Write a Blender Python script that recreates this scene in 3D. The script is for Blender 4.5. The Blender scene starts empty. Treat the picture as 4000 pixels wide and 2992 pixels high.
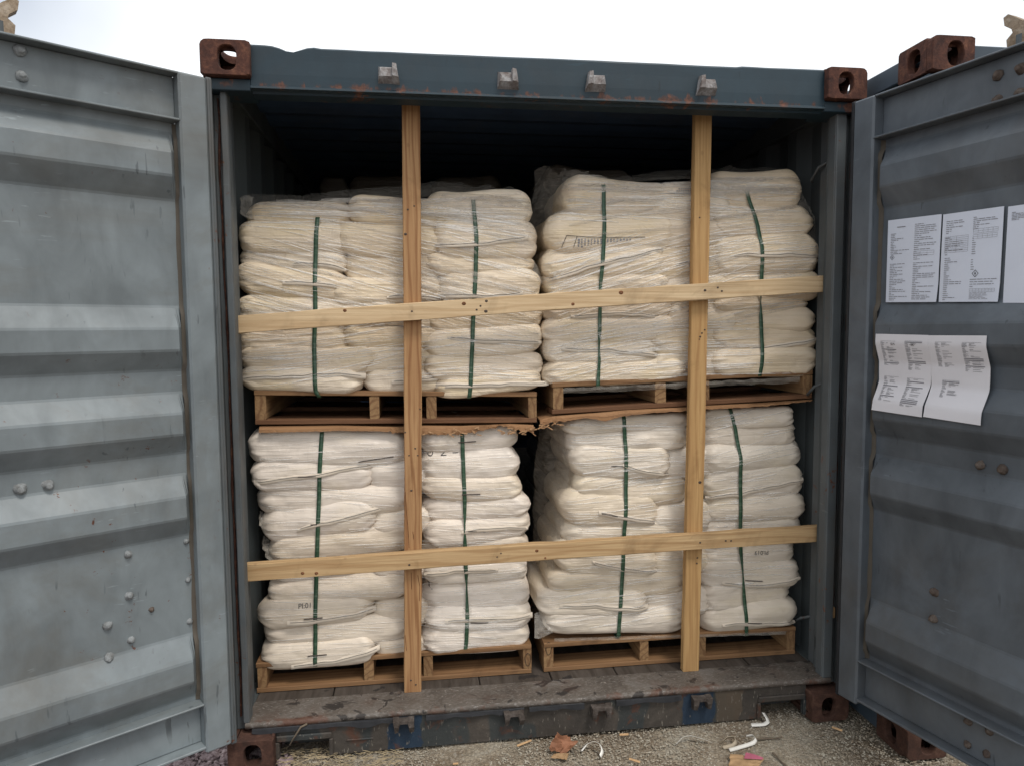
import bpy, math, random
import numpy as np
from mathutils import Vector, Matrix
from mathutils.bvhtree import BVHTree

scene = bpy.context.scene
COL = scene.collection
RAD = math.radians
rnd = random.Random(7)

# ------------------------------------------------------------------ camera
CAM = np.array([-0.509287, -2.565879, 1.606185])
YAW, PITCH, ROLL, FPX = 0.1336232, -0.0760148, -0.0075119, 2750.0
PW, PH = 4000.0, 2992.0


def cam_axes():
    f = np.array([math.sin(YAW) * math.cos(PITCH), math.cos(YAW) * math.cos(PITCH), math.sin(PITCH)])
    r = np.array([math.cos(YAW), -math.sin(YAW), 0.0])
    u = np.cross(r, f)
    r2 = math.cos(ROLL) * r + math.sin(ROLL) * u
    u2 = -math.sin(ROLL) * r + math.cos(ROLL) * u
    return r2, u2, f


RGT, UPV, FWD = cam_axes()
cd = bpy.data.cameras.new("camera")
cam = bpy.data.objects.new("camera", cd)
COL.objects.link(cam)
cam.matrix_world = Matrix(((RGT[0], UPV[0], -FWD[0], CAM[0]), (RGT[1], UPV[1], -FWD[1], CAM[1]),
                           (RGT[2], UPV[2], -FWD[2], CAM[2]), (0, 0, 0, 1)))
cd.sensor_width = 36.0
cd.lens = FPX / PW * 36.0
cd.clip_start = 0.02
cd.clip_end = 1000.0
cd.dof.use_dof = True
cd.dof.focus_distance = 2.85
cd.dof.aperture_fstop = 8.0
scene.camera = cam

# ------------------------------------------------------------------ light
SUN_EL, SUN_AZ = RAD(60), RAD(150)       # azimuth clockwise from +Y
world = bpy.data.worlds.new("World")
scene.world = world
world.use_nodes = True
wn = world.node_tree
wn.nodes.clear()
wo = wn.nodes.new("ShaderNodeOutputWorld")
bg = wn.nodes.new("ShaderNodeBackground")
sky = wn.nodes.new("ShaderNodeTexSky")
sky.sky_type = 'NISHITA'
sky.sun_disc = False
sky.sun_elevation = SUN_EL
sky.sun_rotation = SUN_AZ
sky.air_density = 1.0
sky.dust_density = 6.0
sky.ozone_density = 1.0
hs = wn.nodes.new("ShaderNodeHueSaturation")
hs.inputs["Saturation"].default_value = 0.9
wn.links.new(sky.outputs[0], hs.inputs["Color"])
# a bright, nearly even cloud deck over the blue, thinner in patches
wc = wn.nodes.new("ShaderNodeTexCoord")
cn = wn.nodes.new("ShaderNodeTexNoise")
cn.inputs["Scale"].default_value = 2.2
cn.inputs["Detail"].default_value = 5
wn.links.new(wc.outputs["Generated"], cn.inputs["Vector"])
cr_ = wn.nodes.new("ShaderNodeMapRange")
cr_.inputs[1].default_value, cr_.inputs[2].default_value = .36, .62
cr_.inputs[3].default_value, cr_.inputs[4].default_value = .74, 1.0
wn.links.new(cn.outputs["Fac"], cr_.inputs[0])
cm = wn.nodes.new("ShaderNodeMix")
cm.data_type = 'RGBA'
# a thinner place in the cloud low to the left
vd = wn.nodes.new("ShaderNodeVectorMath")
vd.operation = 'DOT_PRODUCT'
vd.inputs[1].default_value = Vector((-.47, .74, .48)).normalized()
wn.links.new(wc.outputs["Generated"], vd.inputs[0])
mr = wn.nodes.new("ShaderNodeMapRange")
mr.inputs[1].default_value, mr.inputs[2].default_value = .955, 1.0
mr.inputs[3].default_value, mr.inputs[4].default_value = 0.0, .62
wn.links.new(vd.outputs["Value"], mr.inputs[0])
sb = wn.nodes.new("ShaderNodeMath")
sb.operation = 'SUBTRACT'
sb.use_clamp = True
wn.links.new(cr_.outputs[0], sb.inputs[0])
wn.links.new(mr.outputs[0], sb.inputs[1])
wn.links.new(sb.outputs[0], cm.inputs[0])
wn.links.new(hs.outputs[0], cm.inputs[6])
cm.inputs[7].default_value = (7.9, 8.15, 8.4, 1)
wn.links.new(cm.outputs[2], bg.inputs["Color"])
bg.inputs["Strength"].default_value = 0.125
wn.links.new(bg.outputs[0], wo.inputs["Surface"])
sd = bpy.data.lights.new("sun", 'SUN')
sd.energy = 1.45
sd.angle = RAD(15)
sd.color = (1.0, 0.95, 0.88)
sun = bpy.data.objects.new("sun", sd)
COL.objects.link(sun)
sv = Vector((math.sin(SUN_AZ) * math.cos(SUN_EL), math.cos(SUN_AZ) * math.cos(SUN_EL), math.sin(SUN_EL)))
sun.rotation_euler = sv.to_track_quat('Z', 'Y').to_euler()
sun.location = (0, -6, 8)

scene.render.engine = 'CYCLES'
scene.view_settings.view_transform = 'Standard'
scene.view_settings.look = 'None'
scene.view_settings.gamma = 1.0
scene.view_settings.exposure = 0.33
scene.cycles.use_denoising = True
scene.cycles.max_bounces = 8
scene.cycles.transparent_max_bounces = 16
scene.cycles.sample_clamp_indirect = 6.0


# ------------------------------------------------------------------ pixel rays (4000 x 2992 photograph)
def ray(u, v):
    return RGT * ((u - PW / 2) / FPX) - UPV * ((v - PH / 2) / FPX) + FWD


def at(u, v, Y):
    d = ray(u, v)
    return CAM + d * ((Y - CAM[1]) / d[1])


def at_z(u, v, Z):
    d = ray(u, v)
    return CAM + d * ((Z - CAM[2]) / d[2])


# ------------------------------------------------------------------ noise
def _hash(ix, iy, iz, seed):
    with np.errstate(over='ignore'):
        h = (ix.astype(np.uint32) * np.uint32(374761393) + iy.astype(np.uint32) * np.uint32(668265263)
             + iz.astype(np.uint32) * np.uint32(2147483647) + np.uint32((seed * 974711 + 13) & 0xffffffff))
        h = (h ^ (h >> np.uint32(13))) * np.uint32(1274126177)
        h = h ^ (h >> np.uint32(16))
        h = h * np.uint32(2246822519)
        h = h ^ (h >> np.uint32(15))
    return h.astype(np.float64) / 4294967295.0 * 2 - 1


def vnoise(p, seed=0):
    p = np.asarray(p, float)
    i = np.floor(p).astype(np.int64)
    f = p - i
    f = f * f * (3 - 2 * f)
    out = 0
    for dx in (0, 1):
        wx = f[..., 0] if dx else 1 - f[..., 0]
        for dy in (0, 1):
            wy = f[..., 1] if dy else 1 - f[..., 1]
            for dz in (0, 1):
                wz = f[..., 2] if dz else 1 - f[..., 2]
                out = out + wx * wy * wz * _hash(i[..., 0] + dx, i[..., 1] + dy, i[..., 2] + dz, seed)
    return out


def fbm(p, seed=0, octv=3):
    p = np.asarray(p, float)
    a, s, o = 1.0, 1.0, 0
    for k in range(octv):
        o = o + a * vnoise(p * s, seed + k * 17)
        a *= .5
        s *= 2.03
    return o


def sstep(a, b, x):
    t = np.clip((np.asarray(x, float) - a) / (b - a), 0, 1)
    return t * t * (3 - 2 * t)


# ------------------------------------------------------------------ mesh builder
class MB:
    def __init__(self):
        self.v, self.f, self.s = [], [], []

    def add(self, verts, faces, smooth=False):
        o = len(self.v)
        self.v.extend([tuple(map(float, p)) for p in verts])
        self.f.extend([tuple(int(i) + o for i in f) for f in faces])
        self.s.extend([smooth] * len(faces))
        return self

    def grid(self, P, smooth=True, flip=False, wrap_u=False, wrap_v=False):
        P = np.asarray(P, float)
        n, m = P.shape[:2]
        F = []
        for i in range(n if wrap_u else n - 1):
            for j in range(m if wrap_v else m - 1):
                a, b, c, d = i * m + j, ((i + 1) % n) * m + j, ((i + 1) % n) * m + (j + 1) % m, i * m + (j + 1) % m
                F.append((a, d, c, b) if flip else (a, b, c, d))
        return self.add(P.reshape(-1, 3), F, smooth)

    def box(self, lo, hi, c=0.004, M=None):
        lo, hi = np.array(lo, float), np.array(hi, float)
        c = min(c, .45 * float(np.min(hi - lo)))
        V, idx = [], {}
        for sx in (0, 1):
            for sy in (0, 1):
                for sz in (0, 1):
                    s = (sx, sy, sz)
                    for k in range(3):
                        p = [(hi[a] - c if s[a] else lo[a] + c) for a in range(3)]
                        p[k] = hi[k] if s[k] else lo[k]
                        idx[(s, k)] = len(V)
                        V.append(p)
        F = []
        for k in range(3):
            a, b = (k + 1) % 3, (k + 2) % 3
            for t in (0, 1):
                q = []
                for (x, y) in ((0, 0), (1, 0), (1, 1), (0, 1)):
                    s = [0, 0, 0]
                    s[k], s[a], s[b] = t, x, y
                    q.append(idx[(tuple(s), k)])
                F.append(q if t else q[::-1])
        for k in range(3):          # edges along k
            a, b = (k + 1) % 3, (k + 2) % 3
            for x in (0, 1):
                for y in (0, 1):
                    s0, s1 = [0] * 3, [0] * 3
                    s0[a] = s1[a] = x
                    s0[b] = s1[b] = y
                    s1[k] = 1
                    s0, s1 = tuple(s0), tuple(s1)
                    q = [idx[(s0, a)], idx[(s1, a)], idx[(s1, b)], idx[(s0, b)]]
                    F.append(q if (x != y) else q[::-1])
        for s in [(x, y, z) for x in (0, 1) for y in (0, 1) for z in (0, 1)]:
            q = [idx[(s, 0)], idx[(s, 1)], idx[(s, 2)]]
            F.append(q if sum(s) % 2 else q[::-1])
        if M is not None:
            V = [M @ Vector(p) for p in V]
        return self.add(V, F)

    def tube(self, pts, r, n=8, smooth=True, cap=True):
        pts = [np.array(p, float) for p in pts]
        rs = r if hasattr(r, '__len__') else [r] * len(pts)
        rings = []
        for i, p in enumerate(pts):
            t = pts[min(i + 1, len(pts) - 1)] - pts[max(i - 1, 0)]
            t = t / (np.linalg.norm(t) + 1e-9)
            h = np.array([0, 0, 1.0]) if abs(t[2]) < .9 else np.array([1.0, 0, 0])
            a = np.cross(t, h)
            a /= np.linalg.norm(a)
            b = np.cross(t, a)
            rings.append([p + rs[i] * (math.cos(k * 2 * math.pi / n) * a + math.sin(k * 2 * math.pi / n) * b) for k in range(n)])
        self.grid(rings, smooth, wrap_v=True, flip=True)
        if cap:
            self.add(rings[0], [tuple(range(n))])
            self.add(rings[-1], [tuple(range(n))[::-1]])
        return self

    def beam(self, p0, p1, w, h, side, seg=24, c=.003, jit=.0006, seed=0, bow=0.0):
        """rough sawn board from p0 to p1 (centre line); side = direction of its width w, thickness h across it"""
        p0, p1, side = np.array(p0, float), np.array(p1, float), np.array(side, float)
        ax = p1 - p0
        ln = np.linalg.norm(ax)
        ax /= ln
        side = side - ax * (side @ ax)
        side /= np.linalg.norm(side)
        th = np.cross(ax, side)
        prof = [(-w / 2 + c, -h / 2), (w / 2 - c, -h / 2), (w / 2, -h / 2 + c), (w / 2, h / 2 - c), (w / 2 - c, h / 2), (-w / 2 + c, h / 2), (-w / 2, h / 2 - c), (-w / 2, -h / 2 + c)]
        R = []
        for i in range(seg + 1):
            t = i / seg
            ctr = p0 + ax * ln * t + side * bow * math.sin(math.pi * t)
            n = vnoise(np.array([[k * 3.1, t * ln * 9, seed * 7.7] for k in range(8)]), seed) * jit
            R.append([ctr + side * (a + n[k] * (1 if a > 0 else -1)) + th * b for k, (a, b) in enumerate(prof)])
        self.grid(R, False, wrap_v=True)
        self.add(R[0], [tuple(range(8))])
        self.add(R[-1], [tuple(range(8))[::-1]])
        return self

    def build(self, name, mat, parent=None, recenter=False, loc=None):
        me = bpy.data.meshes.new(name)
        V = np.array(self.v, float)
        off = np.zeros(3)
        if recenter:
            off = (V.min(0) + V.max(0)) / 2
            off[2] = V[:, 2].min()
        if loc is not None:
            off = np.array(loc, float)
        V = V - off
        me.from_pydata([tuple(p) for p in V], [], self.f)
        me.polygons.foreach_set("use_smooth", self.s)
        me.materials.append(mat)
        me.update()
        o = bpy.data.objects.new(name, me)
        COL.objects.link(o)
        o.location = off
        if parent is not None:
            o.parent = parent
        return o


def tag(o, label=None, cat=None, group=None, kind=None):
    if label:
        o["label"] = label
    if cat:
        o["category"] = cat
    if group:
        o["group"] = group
    if kind:
        o["kind"] = kind
    return o


def empty(name, loc=(0, 0, 0), rz=0.0):
    o = bpy.data.objects.new(name, None)
    o.empty_display_size = .1
    COL.objects.link(o)
    o.location = loc
    o.rotation_euler = (0, 0, rz)
    return o


# ------------------------------------------------------------------ materials
class NT:
    def __init__(self, name):
        self.m = bpy.data.materials.new(name)
        self.m.use_nodes = True
        self.t = self.m.node_tree
        self.t.nodes.clear()
        self.out = self.t.nodes.new("ShaderNodeOutputMaterial")
        self.b = self.t.nodes.new("ShaderNodeBsdfPrincipled")
        self.t.links.new(self.b.outputs[0], self.out.inputs["Surface"])
        self.co = self.t.nodes.new("ShaderNodeTexCoord")
        self.geo = None

    def link(self, a, b):
        self.t.links.new(a, b)

    def pos(self, kind="Object", scale=(1, 1, 1), rot=(0, 0, 0), loc=(0, 0, 0)):
        mp = self.t.nodes.new("ShaderNodeMapping")
        mp.inputs["Scale"].default_value = scale
        mp.inputs["Rotation"].default_value = rot
        mp.inputs["Location"].default_value = loc
        if kind == "World":
            if self.geo is None:
                self.geo = self.t.nodes.new("ShaderNodeNewGeometry")
            self.link(self.geo.outputs["Position"], mp.inputs["Vector"])
        else:
            self.link(self.co.outputs["Object"], mp.inputs["Vector"])
        return mp.outputs[0]

    def noise(self, vec, scale=5, detail=4, rough=.55, dist=0.0):
        n = self.t.nodes.new("ShaderNodeTexNoise")
        n.inputs["Scale"].default_value = scale
        n.inputs["Detail"].default_value = detail
        n.inputs["Roughness"].default_value = rough
        n.inputs["Distortion"].default_value = dist
        self.link(vec, n.inputs["Vector"])
        return n.outputs["Fac"]

    def voro(self, vec, scale=5, feature='F1', rand=1.0):
        n = self.t.nodes.new("ShaderNodeTexVoronoi")
        n.feature = feature
        n.inputs["Scale"].default_value = scale
        n.inputs["Randomness"].default_value = rand
        self.link(vec, n.inputs["Vector"])
        return n

    def ramp(self, fac, stops):
        r = self.t.nodes.new("ShaderNodeValToRGB")
        e = r.color_ramp.elements
        while len(e) < len(stops):
            e.new(.5)
        for k, (p, c) in enumerate(stops):
            e[k].position = p
            e[k].color = (c, c, c, 1) if not hasattr(c, '__len__') else tuple(c) + (1,)
        self.link(fac, r.inputs["Fac"])
        return r.outputs["Color"]

    def mix(self, fac, a, b, mode='MIX'):
        m = self.t.nodes.new("ShaderNodeMix")
        m.data_type = 'RGBA'
        m.blend_type = mode
        for s, v in ((m.inputs[0], fac), (m.inputs[6], a), (m.inputs[7], b)):
            if isinstance(v, (int, float)):
                s.default_value = v if s is m.inputs[0] else (v, v, v, 1)
            elif isinstance(v, (tuple, list)):
                s.default_value = tuple(v) + (1,)
            else:
                self.link(v, s)
        return m.outputs[2]

    def math(self, op, a, b=0.0, clamp=False):
        m = self.t.nodes.new("ShaderNodeMath")
        m.operation = op
        m.use_clamp = clamp
        for s, v in ((m.inputs[0], a), (m.inputs[1], b)):
            if isinstance(v, (int, float)):
                s.default_value = v
            else:
                self.link(v, s)
        return m.outputs[0]

    def sep(self, vec):
        s = self.t.nodes.new("ShaderNodeSeparateXYZ")
        self.link(vec, s.inputs[0])
        return s.outputs

    def band(self, v, lo, hi, soft):
        """1 between lo and hi"""
        a = self.math('DIVIDE', self.math('SUBTRACT', v, lo), soft, True)
        b = self.math('DIVIDE', self.math('SUBTRACT', hi, v), soft, True)
        return self.math('MULTIPLY', a, b, True)

    def bump(self, h, strength=.3, dist=.002, normal=None):
        b = self.t.nodes.new("ShaderNodeBump")
        b.inputs["Strength"].default_value = strength
        b.inputs["Distance"].default_value = dist
        self.link(h, b.inputs["Height"])
        if normal is not None:
            self.link(normal, b.inputs["Normal"])
        return b.outputs[0]

    def set(self, **k):
        for n, v in k.items():
            s = self.b.inputs[n.replace("_", " ")]
            if isinstance(v, (int, float)):
                s.default_value = v
            elif isinstance(v, (tuple, list)):
                s.default_value = tuple(v) + ((1,) if len(v) == 3 and s.type == 'RGBA' else ())
            else:
                self.link(v, s)
        return self


RUST_D, RUST_L = (.055, .019, .011), (.15, .055, .026)


def steel(name, base, rust=.62, rough=.5, blotch=.35, dirt=(.10, .09, .075), dirt_amt=.5, spec=.4, space="World", scratches=True):
    """old container paint: cloudy overspray, scuffs, chips showing rust"""
    n = NT(name)
    p = n.pos(space)
    cloud = n.math('ADD', n.math('MULTIPLY', n.noise(p, 2.1, 4, .6, .8), .6), n.math('MULTIPLY', n.noise(n.pos(space, (1, 1, .5)), 8.5, 4, .6, .5), .4))
    fine = n.noise(p, 60, 4, .7)
    lo = tuple(c * (1 - blotch * .62) for c in base)
    hi = tuple(min(1, c * (1 + blotch * .5)) for c in base)
    col = n.ramp(cloud, [(.36, lo), (.64, hi)])
    d = n.ramp(n.noise(p, 1.3, 6, .7, 1.2), [(.52, 0.0), (.74, dirt_amt)])
    col = n.mix(d, col, dirt)
    # long thin scratches and scuffs
    if scratches:
        q = n.pos(space, (17, 17, 2.6), (.5, .3, .9))
        sc = n.ramp(n.noise(q, 3.0, 3, .5, .3), [(.655, 0.0), (.69, 1.0)])
        gate = n.ramp(n.noise(p, 4.5, 3), [(.50, 0.0), (.62, .75)])
        col = n.mix(n.math('MULTIPLY', sc, gate), col, tuple(c * .45 for c in base))
        q2 = n.pos(space, (5, 5, 34), (.2, .9, .2))
        sc2 = n.math('MULTIPLY', n.ramp(n.noise(q2, 3.0, 3, .5, .3), [(.66, 0.0), (.70, .6)]), n.ramp(n.noise(p, 3.3, 3), [(.52, 0.0), (.64, 1.0)]))
        col = n.mix(sc2, col, tuple(min(1, c * 1.5) for c in base))
    chip = n.ramp(n.noise(p, 23, 5, .72, .4), [(rust + .06, 0.0), (rust + .085, 1.0)])
    gate2 = n.ramp(n.noise(p, 3.1, 3), [(.5, 0.0), (.58, 1.0)])
    chipm = n.math('MULTIPLY', chip, gate2)
    rc = n.ramp(fine, [(.3, RUST_D), (.7, RUST_L)])
    col = n.mix(chipm, col, rc)
    h = n.math('ADD', n.math('MULTIPLY', fine, .25), n.noise(p, 9, 3))
    n.set(Base_Color=col, Roughness=n.ramp(cloud, [(.3, rough + .12), (.7, rough - .06)]), Specular_IOR_Level=spec,
          Normal=n.bump(h, .25, .003))
    return n


M = {}
M['door_left'] = steel('door_paint_pale', (.166, .192, .203), .59, .44, .50, (.105, .092, .070), .52).m
M['door_right'] = steel('door_paint_blue', (.096, .112, .130), .65, .42, .55, (.070, .064, .056), .55).m
M['post'] = steel('post_paint', (.088, .100, .106), .56, .5, .4, (.09, .075, .06), .7).m
M['inner'] = steel('inner_wall_paint', (.062, .072, .074), .66, .6, .3).m
M['roof_in'] = steel('roof_paint', (.045, .075, .13), .66, .6, .3).m


def header_mat():
    n = steel('header_paint', (.013, .031, .044), .66, .45, .3, (.035, .035, .035), .35)
    base = n.b.inputs["Base Color"].links[0].from_socket
    p = n.pos("World")
    z = n.sep(p)[2]
    low = n.ramp(n.math('DIVIDE', n.math('SUBTRACT', 2.50, z), .09, True), [(0, 0.0), (.5, .30), (.60, .26), (1, .04)])
    big = n.ramp(n.noise(n.pos('World', (1, 1, .8), (0, .4, 0)), 5.5, 5, .7, .9), [(.60, 0.0), (.66, .5)])
    q = n.pos("World", (1, 1, .35))
    r = n.ramp(n.math('ADD', n.math('ADD', n.noise(q, 14, 5, .7, .5), low), n.math('MULTIPLY', big, .5)), [(.78, 0.0), (.86, 1.0)])
    n.set(Base_Color=n.mix(r, base, n.ramp(n.noise(p, 70, 3), [(.35, (.045, .02, .014)), (.7, (.16, .06, .032))])))
    return n.m


M['weld'] = steel('grimy_weld', (.085, .072, .056), .60, .7, .4, (.045, .035, .026), .6, scratches=False).m
M['header'] = header_mat()


def rust_mat(name, a, b, c):
    n = NT(name)
    p = n.pos("World")
    f = n.noise(p, 22, 6, .7, .4)
    g = n.noise(p, 110, 4, .7)
    col = n.ramp(f, [(.3, a), (.52, b), (.72, c)])
    col = n.mix(n.ramp(g, [(.45, 0.0), (.75, .5)]), col, tuple(x * .45 for x in a))
    n.set(Base_Color=col, Roughness=.85, Specular_IOR_Level=.25, Normal=n.bump(n.math('ADD', f, n.math('MULTIPLY', g, .6)), .7, .004))
    return n.m


M['rust'] = rust_mat('rusty_casting', (.034, .017, .015), (.088, .037, .026), (.19, .085, .05))
M['rust_dark'] = rust_mat('rusty_casting_dirty', (.038, .021, .016), (.070, .034, .024), (.12, .065, .045))
M['keeper'] = rust_mat('worn_galvanised_rust', (.09, .06, .05), (.24, .225, .22), (.42, .43, .44))
M['cam'] = rust_mat('tan_cam', (.16, .11, .07), (.30, .235, .17), (.42, .36, .29))
M['keeper_low'] = rust_mat('worn_keeper_mud', (.035, .025, .02), (.07, .058, .05), (.13, .11, .10))
M['bolt'] = rust_mat('painted_bolt', (.14, .14, .135), (.24, .255, .26), (.34, .355, .36))
M['bolt_rust'] = rust_mat('rusty_bolt', (.055, .04, .035), (.11, .085, .07), (.17, .15, .135))


def sill_mat():
    n = NT('sill_worn_steel')
    p = n.pos("World")
    x, y, z = n.sep(p)
    f = n.noise(p, 5, 6, .7, .8)
    col = n.ramp(f, [(.3, (.055, .045, .037)), (.55, (.105, .088, .074)), (.75, (.150, .138, .126))])
    scr = n.ramp(n.noise(n.pos("World", (14, 60, 14), (0, 0, .25)), 4, 4, .7), [(.52, 0.0), (.66, .75)])
    col = n.mix(scr, col, (.235, .22, .205))
    oil = n.ramp(n.noise(p, 11, 4, .6, .7), [(.585, 0.0), (.61, .92)])
    col = n.mix(oil, col, (.028, .024, .022))
    spk = n.ramp(n.noise(p, 75, 2, .5), [(.68, 0.0), (.72, .7)])
    col = n.mix(spk, col, (.30, .27, .24))
    r = n.ramp(n.noise(p, 8, 5, .7, .3), [(.52, 0.0), (.64, .8)])
    edge = n.band(y, .02, .075, .02)
    col = n.mix(n.math('MULTIPLY', r, n.math('ADD', edge, .25, True)), col, (.095, .042, .026))
    n.set(Base_Color=col, Roughness=.62, Specular_IOR_Level=.35, Normal=n.bump(n.math('ADD', f, n.noise(p, 90, 3)), .45, .003))
    return n.m


def sill_face_mat():
    n = NT('sill_face_paint')
    p = n.pos("World")
    wob = n.math('MULTIPLY', n.math('SUBTRACT', n.noise(p, 16, 3), .5), .05)
    x, y, z = n.sep(p)
    xw = n.math('ADD', x, wob)
    f = n.noise(p, 7, 6, .7, .6)
    col = n.ramp(f, [(.3, (.034, .030, .026)), (.55, (.062, .053, .045)), (.75, (.10, .085, .07))])
    g = n.ramp(n.noise(n.pos("World", (1, 1, .4)), 5, 2), [(.5, 0.0), (.53, .75)])
    col = n.mix(g, col, (.030, .038, .040))
    blue = n.math('MAXIMUM', n.band(xw, -.645, -.515, .004), n.band(xw, .525, .665, .004))
    col = n.mix(n.math('MULTIPLY', blue, .93), col, n.ramp(f, [(.3, (.014, .028, .050)), (.7, (.022, .042, .070))]))
    tan = n.band(xw, .67, .78, .004)
    col = n.mix(n.math('MULTIPLY', tan, .7), col, (.10, .075, .052))
    scr = n.ramp(n.noise(n.pos("World", (40, 40, 9), (.2, .5, .3)), 3, 2), [(.66, 0.0), (.69, .7)])
    col = n.mix(scr, col, (.20, .18, .15))
    rr = n.ramp(n.noise(p, 10, 5, .7, .5), [(.58, 0.0), (.66, .7)])
    col = n.mix(rr, col, (.095, .04, .024))
    n.set(Base_Color=col, Roughness=.65, Specular_IOR_Level=.3, Normal=n.bump(n.math('ADD', f, n.noise(p, 60, 4)), .5, .004))
    return n.m


M['sill'] = sill_mat()
M['sill_face'] = sill_face_mat()


def wood(name, axis, light, dark, ring=1.0, stain=.3, rough=.72, k=1.0):
    """sawn softwood; axis = its long direction (0 x, 1 y, 2 z)"""
    n = NT(name)
    sc = [1, 1, 1]
    s1 = [26 * k, 26 * k, 26 * k]
    s1[axis] = 1.1
    p = n.pos("Object")
    q = n.pos("Object", tuple(s1))
    g1 = n.noise(q, 1.0, 5, .6, 1.4 * ring)
    s2 = [150, 150, 150]
    s2[axis] = 5
    g2 = n.noise(n.pos("Object", tuple(s2)), 1.0, 3, .6)
    w = n.t.nodes.new("ShaderNodeTexWave")
    w.wave_type = 'RINGS'
    w.rings_direction = 'XYZ'[axis]
    w.inputs["Scale"].default_value = 13.0
    w.inputs["Distortion"].default_value = 7.0
    w.inputs["Detail"].default_value = 2.0
    w.inputs["Detail Scale"].default_value = 1.4
    s3 = [1, 1, 1]
    s3[axis] = .10
    l3 = [.05, .05, .05]
    n.link(n.pos("Object", tuple(s3), loc=tuple(l3)), w.inputs["Vector"])
    mid = tuple((a + b) / 2 for a, b in zip(light, dark))
    col = n.ramp(g1, [(.3, mid), (.6, light)])
    col = n.mix(n.ramp(w.outputs["Fac"], [(.0, .55 * ring), (.35, 0.0)]), col, dark)
    col = n.mix(n.ramp(g2, [(.42, 0.0), (.75, .55)]), col, dark)
    st = n.ramp(n.noise(p, 4.5, 5, .65, .8), [(.55, 0.0), (.72, stain)])
    col = n.mix(st, col, tuple(c * .42 for c in dark))
    # small dark knots and nail holes
    vo = n.voro(n.pos("Object", (9, 9, 9) if axis != 2 else (9, 9, 6)), 1.0)
    kn = n.ramp(vo.outputs["Distance"], [(.035, 1.0), (.065, 0.0)])
    col = n.mix(n.math('MULTIPLY', kn, .25), col, (.14, .06, .03))
    h = n.math('ADD', g1, n.math('MULTIPLY', g2, .6))
    n.set(Base_Color=col, Roughness=rough, Specular_IOR_Level=.25, Normal=n.bump(h, .55, .0025))
    return n.m


M['post_wood_a'] = wood('post_wood_brown', 2, (.43, .255, .122), (.21, .092, .036), 1.25, .30)
M['post_wood_b'] = wood('post_wood_yellow', 2, (.50, .315, .138), (.30, .155, .060), .8, .40)
M['plank_a'] = wood('plank_pale', 0, (.64, .485, .30), (.40, .26, .135), .8, .40)
M['plank_b'] = wood('plank_tan', 0, (.53, .37, .20), (.31, .18, .08), 1.0, .45)
M['pallet_x'] = wood('pallet_board', 0, (.27, .155, .075), (.125, .060, .028), 1.0, .55)
M['pallet_y'] = wood('pallet_stringer', 1, (.30, .185, .090), (.14, .068, .032), 1.3, .45)
M['pallet_dark'] = wood('pallet_board_weathered', 0, (.17, .085, .042), (.085, .038, .02), .8, .5)
M['ply'] = wood('plywood_face', 0, (.30, .165, .080), (.17, .083, .038), .7, .4)
M['splinter'] = wood('splintered_plywood', 0, (.42, .26, .14), (.25, .13, .06), .9, .25)


def floor_mat():
    n = NT('floor_planks')
    p = n.pos("World")
    f = n.noise(n.pos("World", (18, 2, 10)), 1.5, 5, .65, .4)
    col = n.ramp(f, [(.3, (.035, .027, .021)), (.6, (.075, .062, .052)), (.8, (.11, .092, .078))])
    oil = n.ramp(n.noise(p, 7, 4, .6, .6), [(.60, 0.0), (.64, .85)])
    col = n.mix(oil, col, (.022, .019, .018))
    n.set(Base_Color=col, Roughness=.75, Specular_IOR_Level=.25, Normal=n.bump(f, .5, .003))
    return n.m


M['floor'] = floor_mat()


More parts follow.
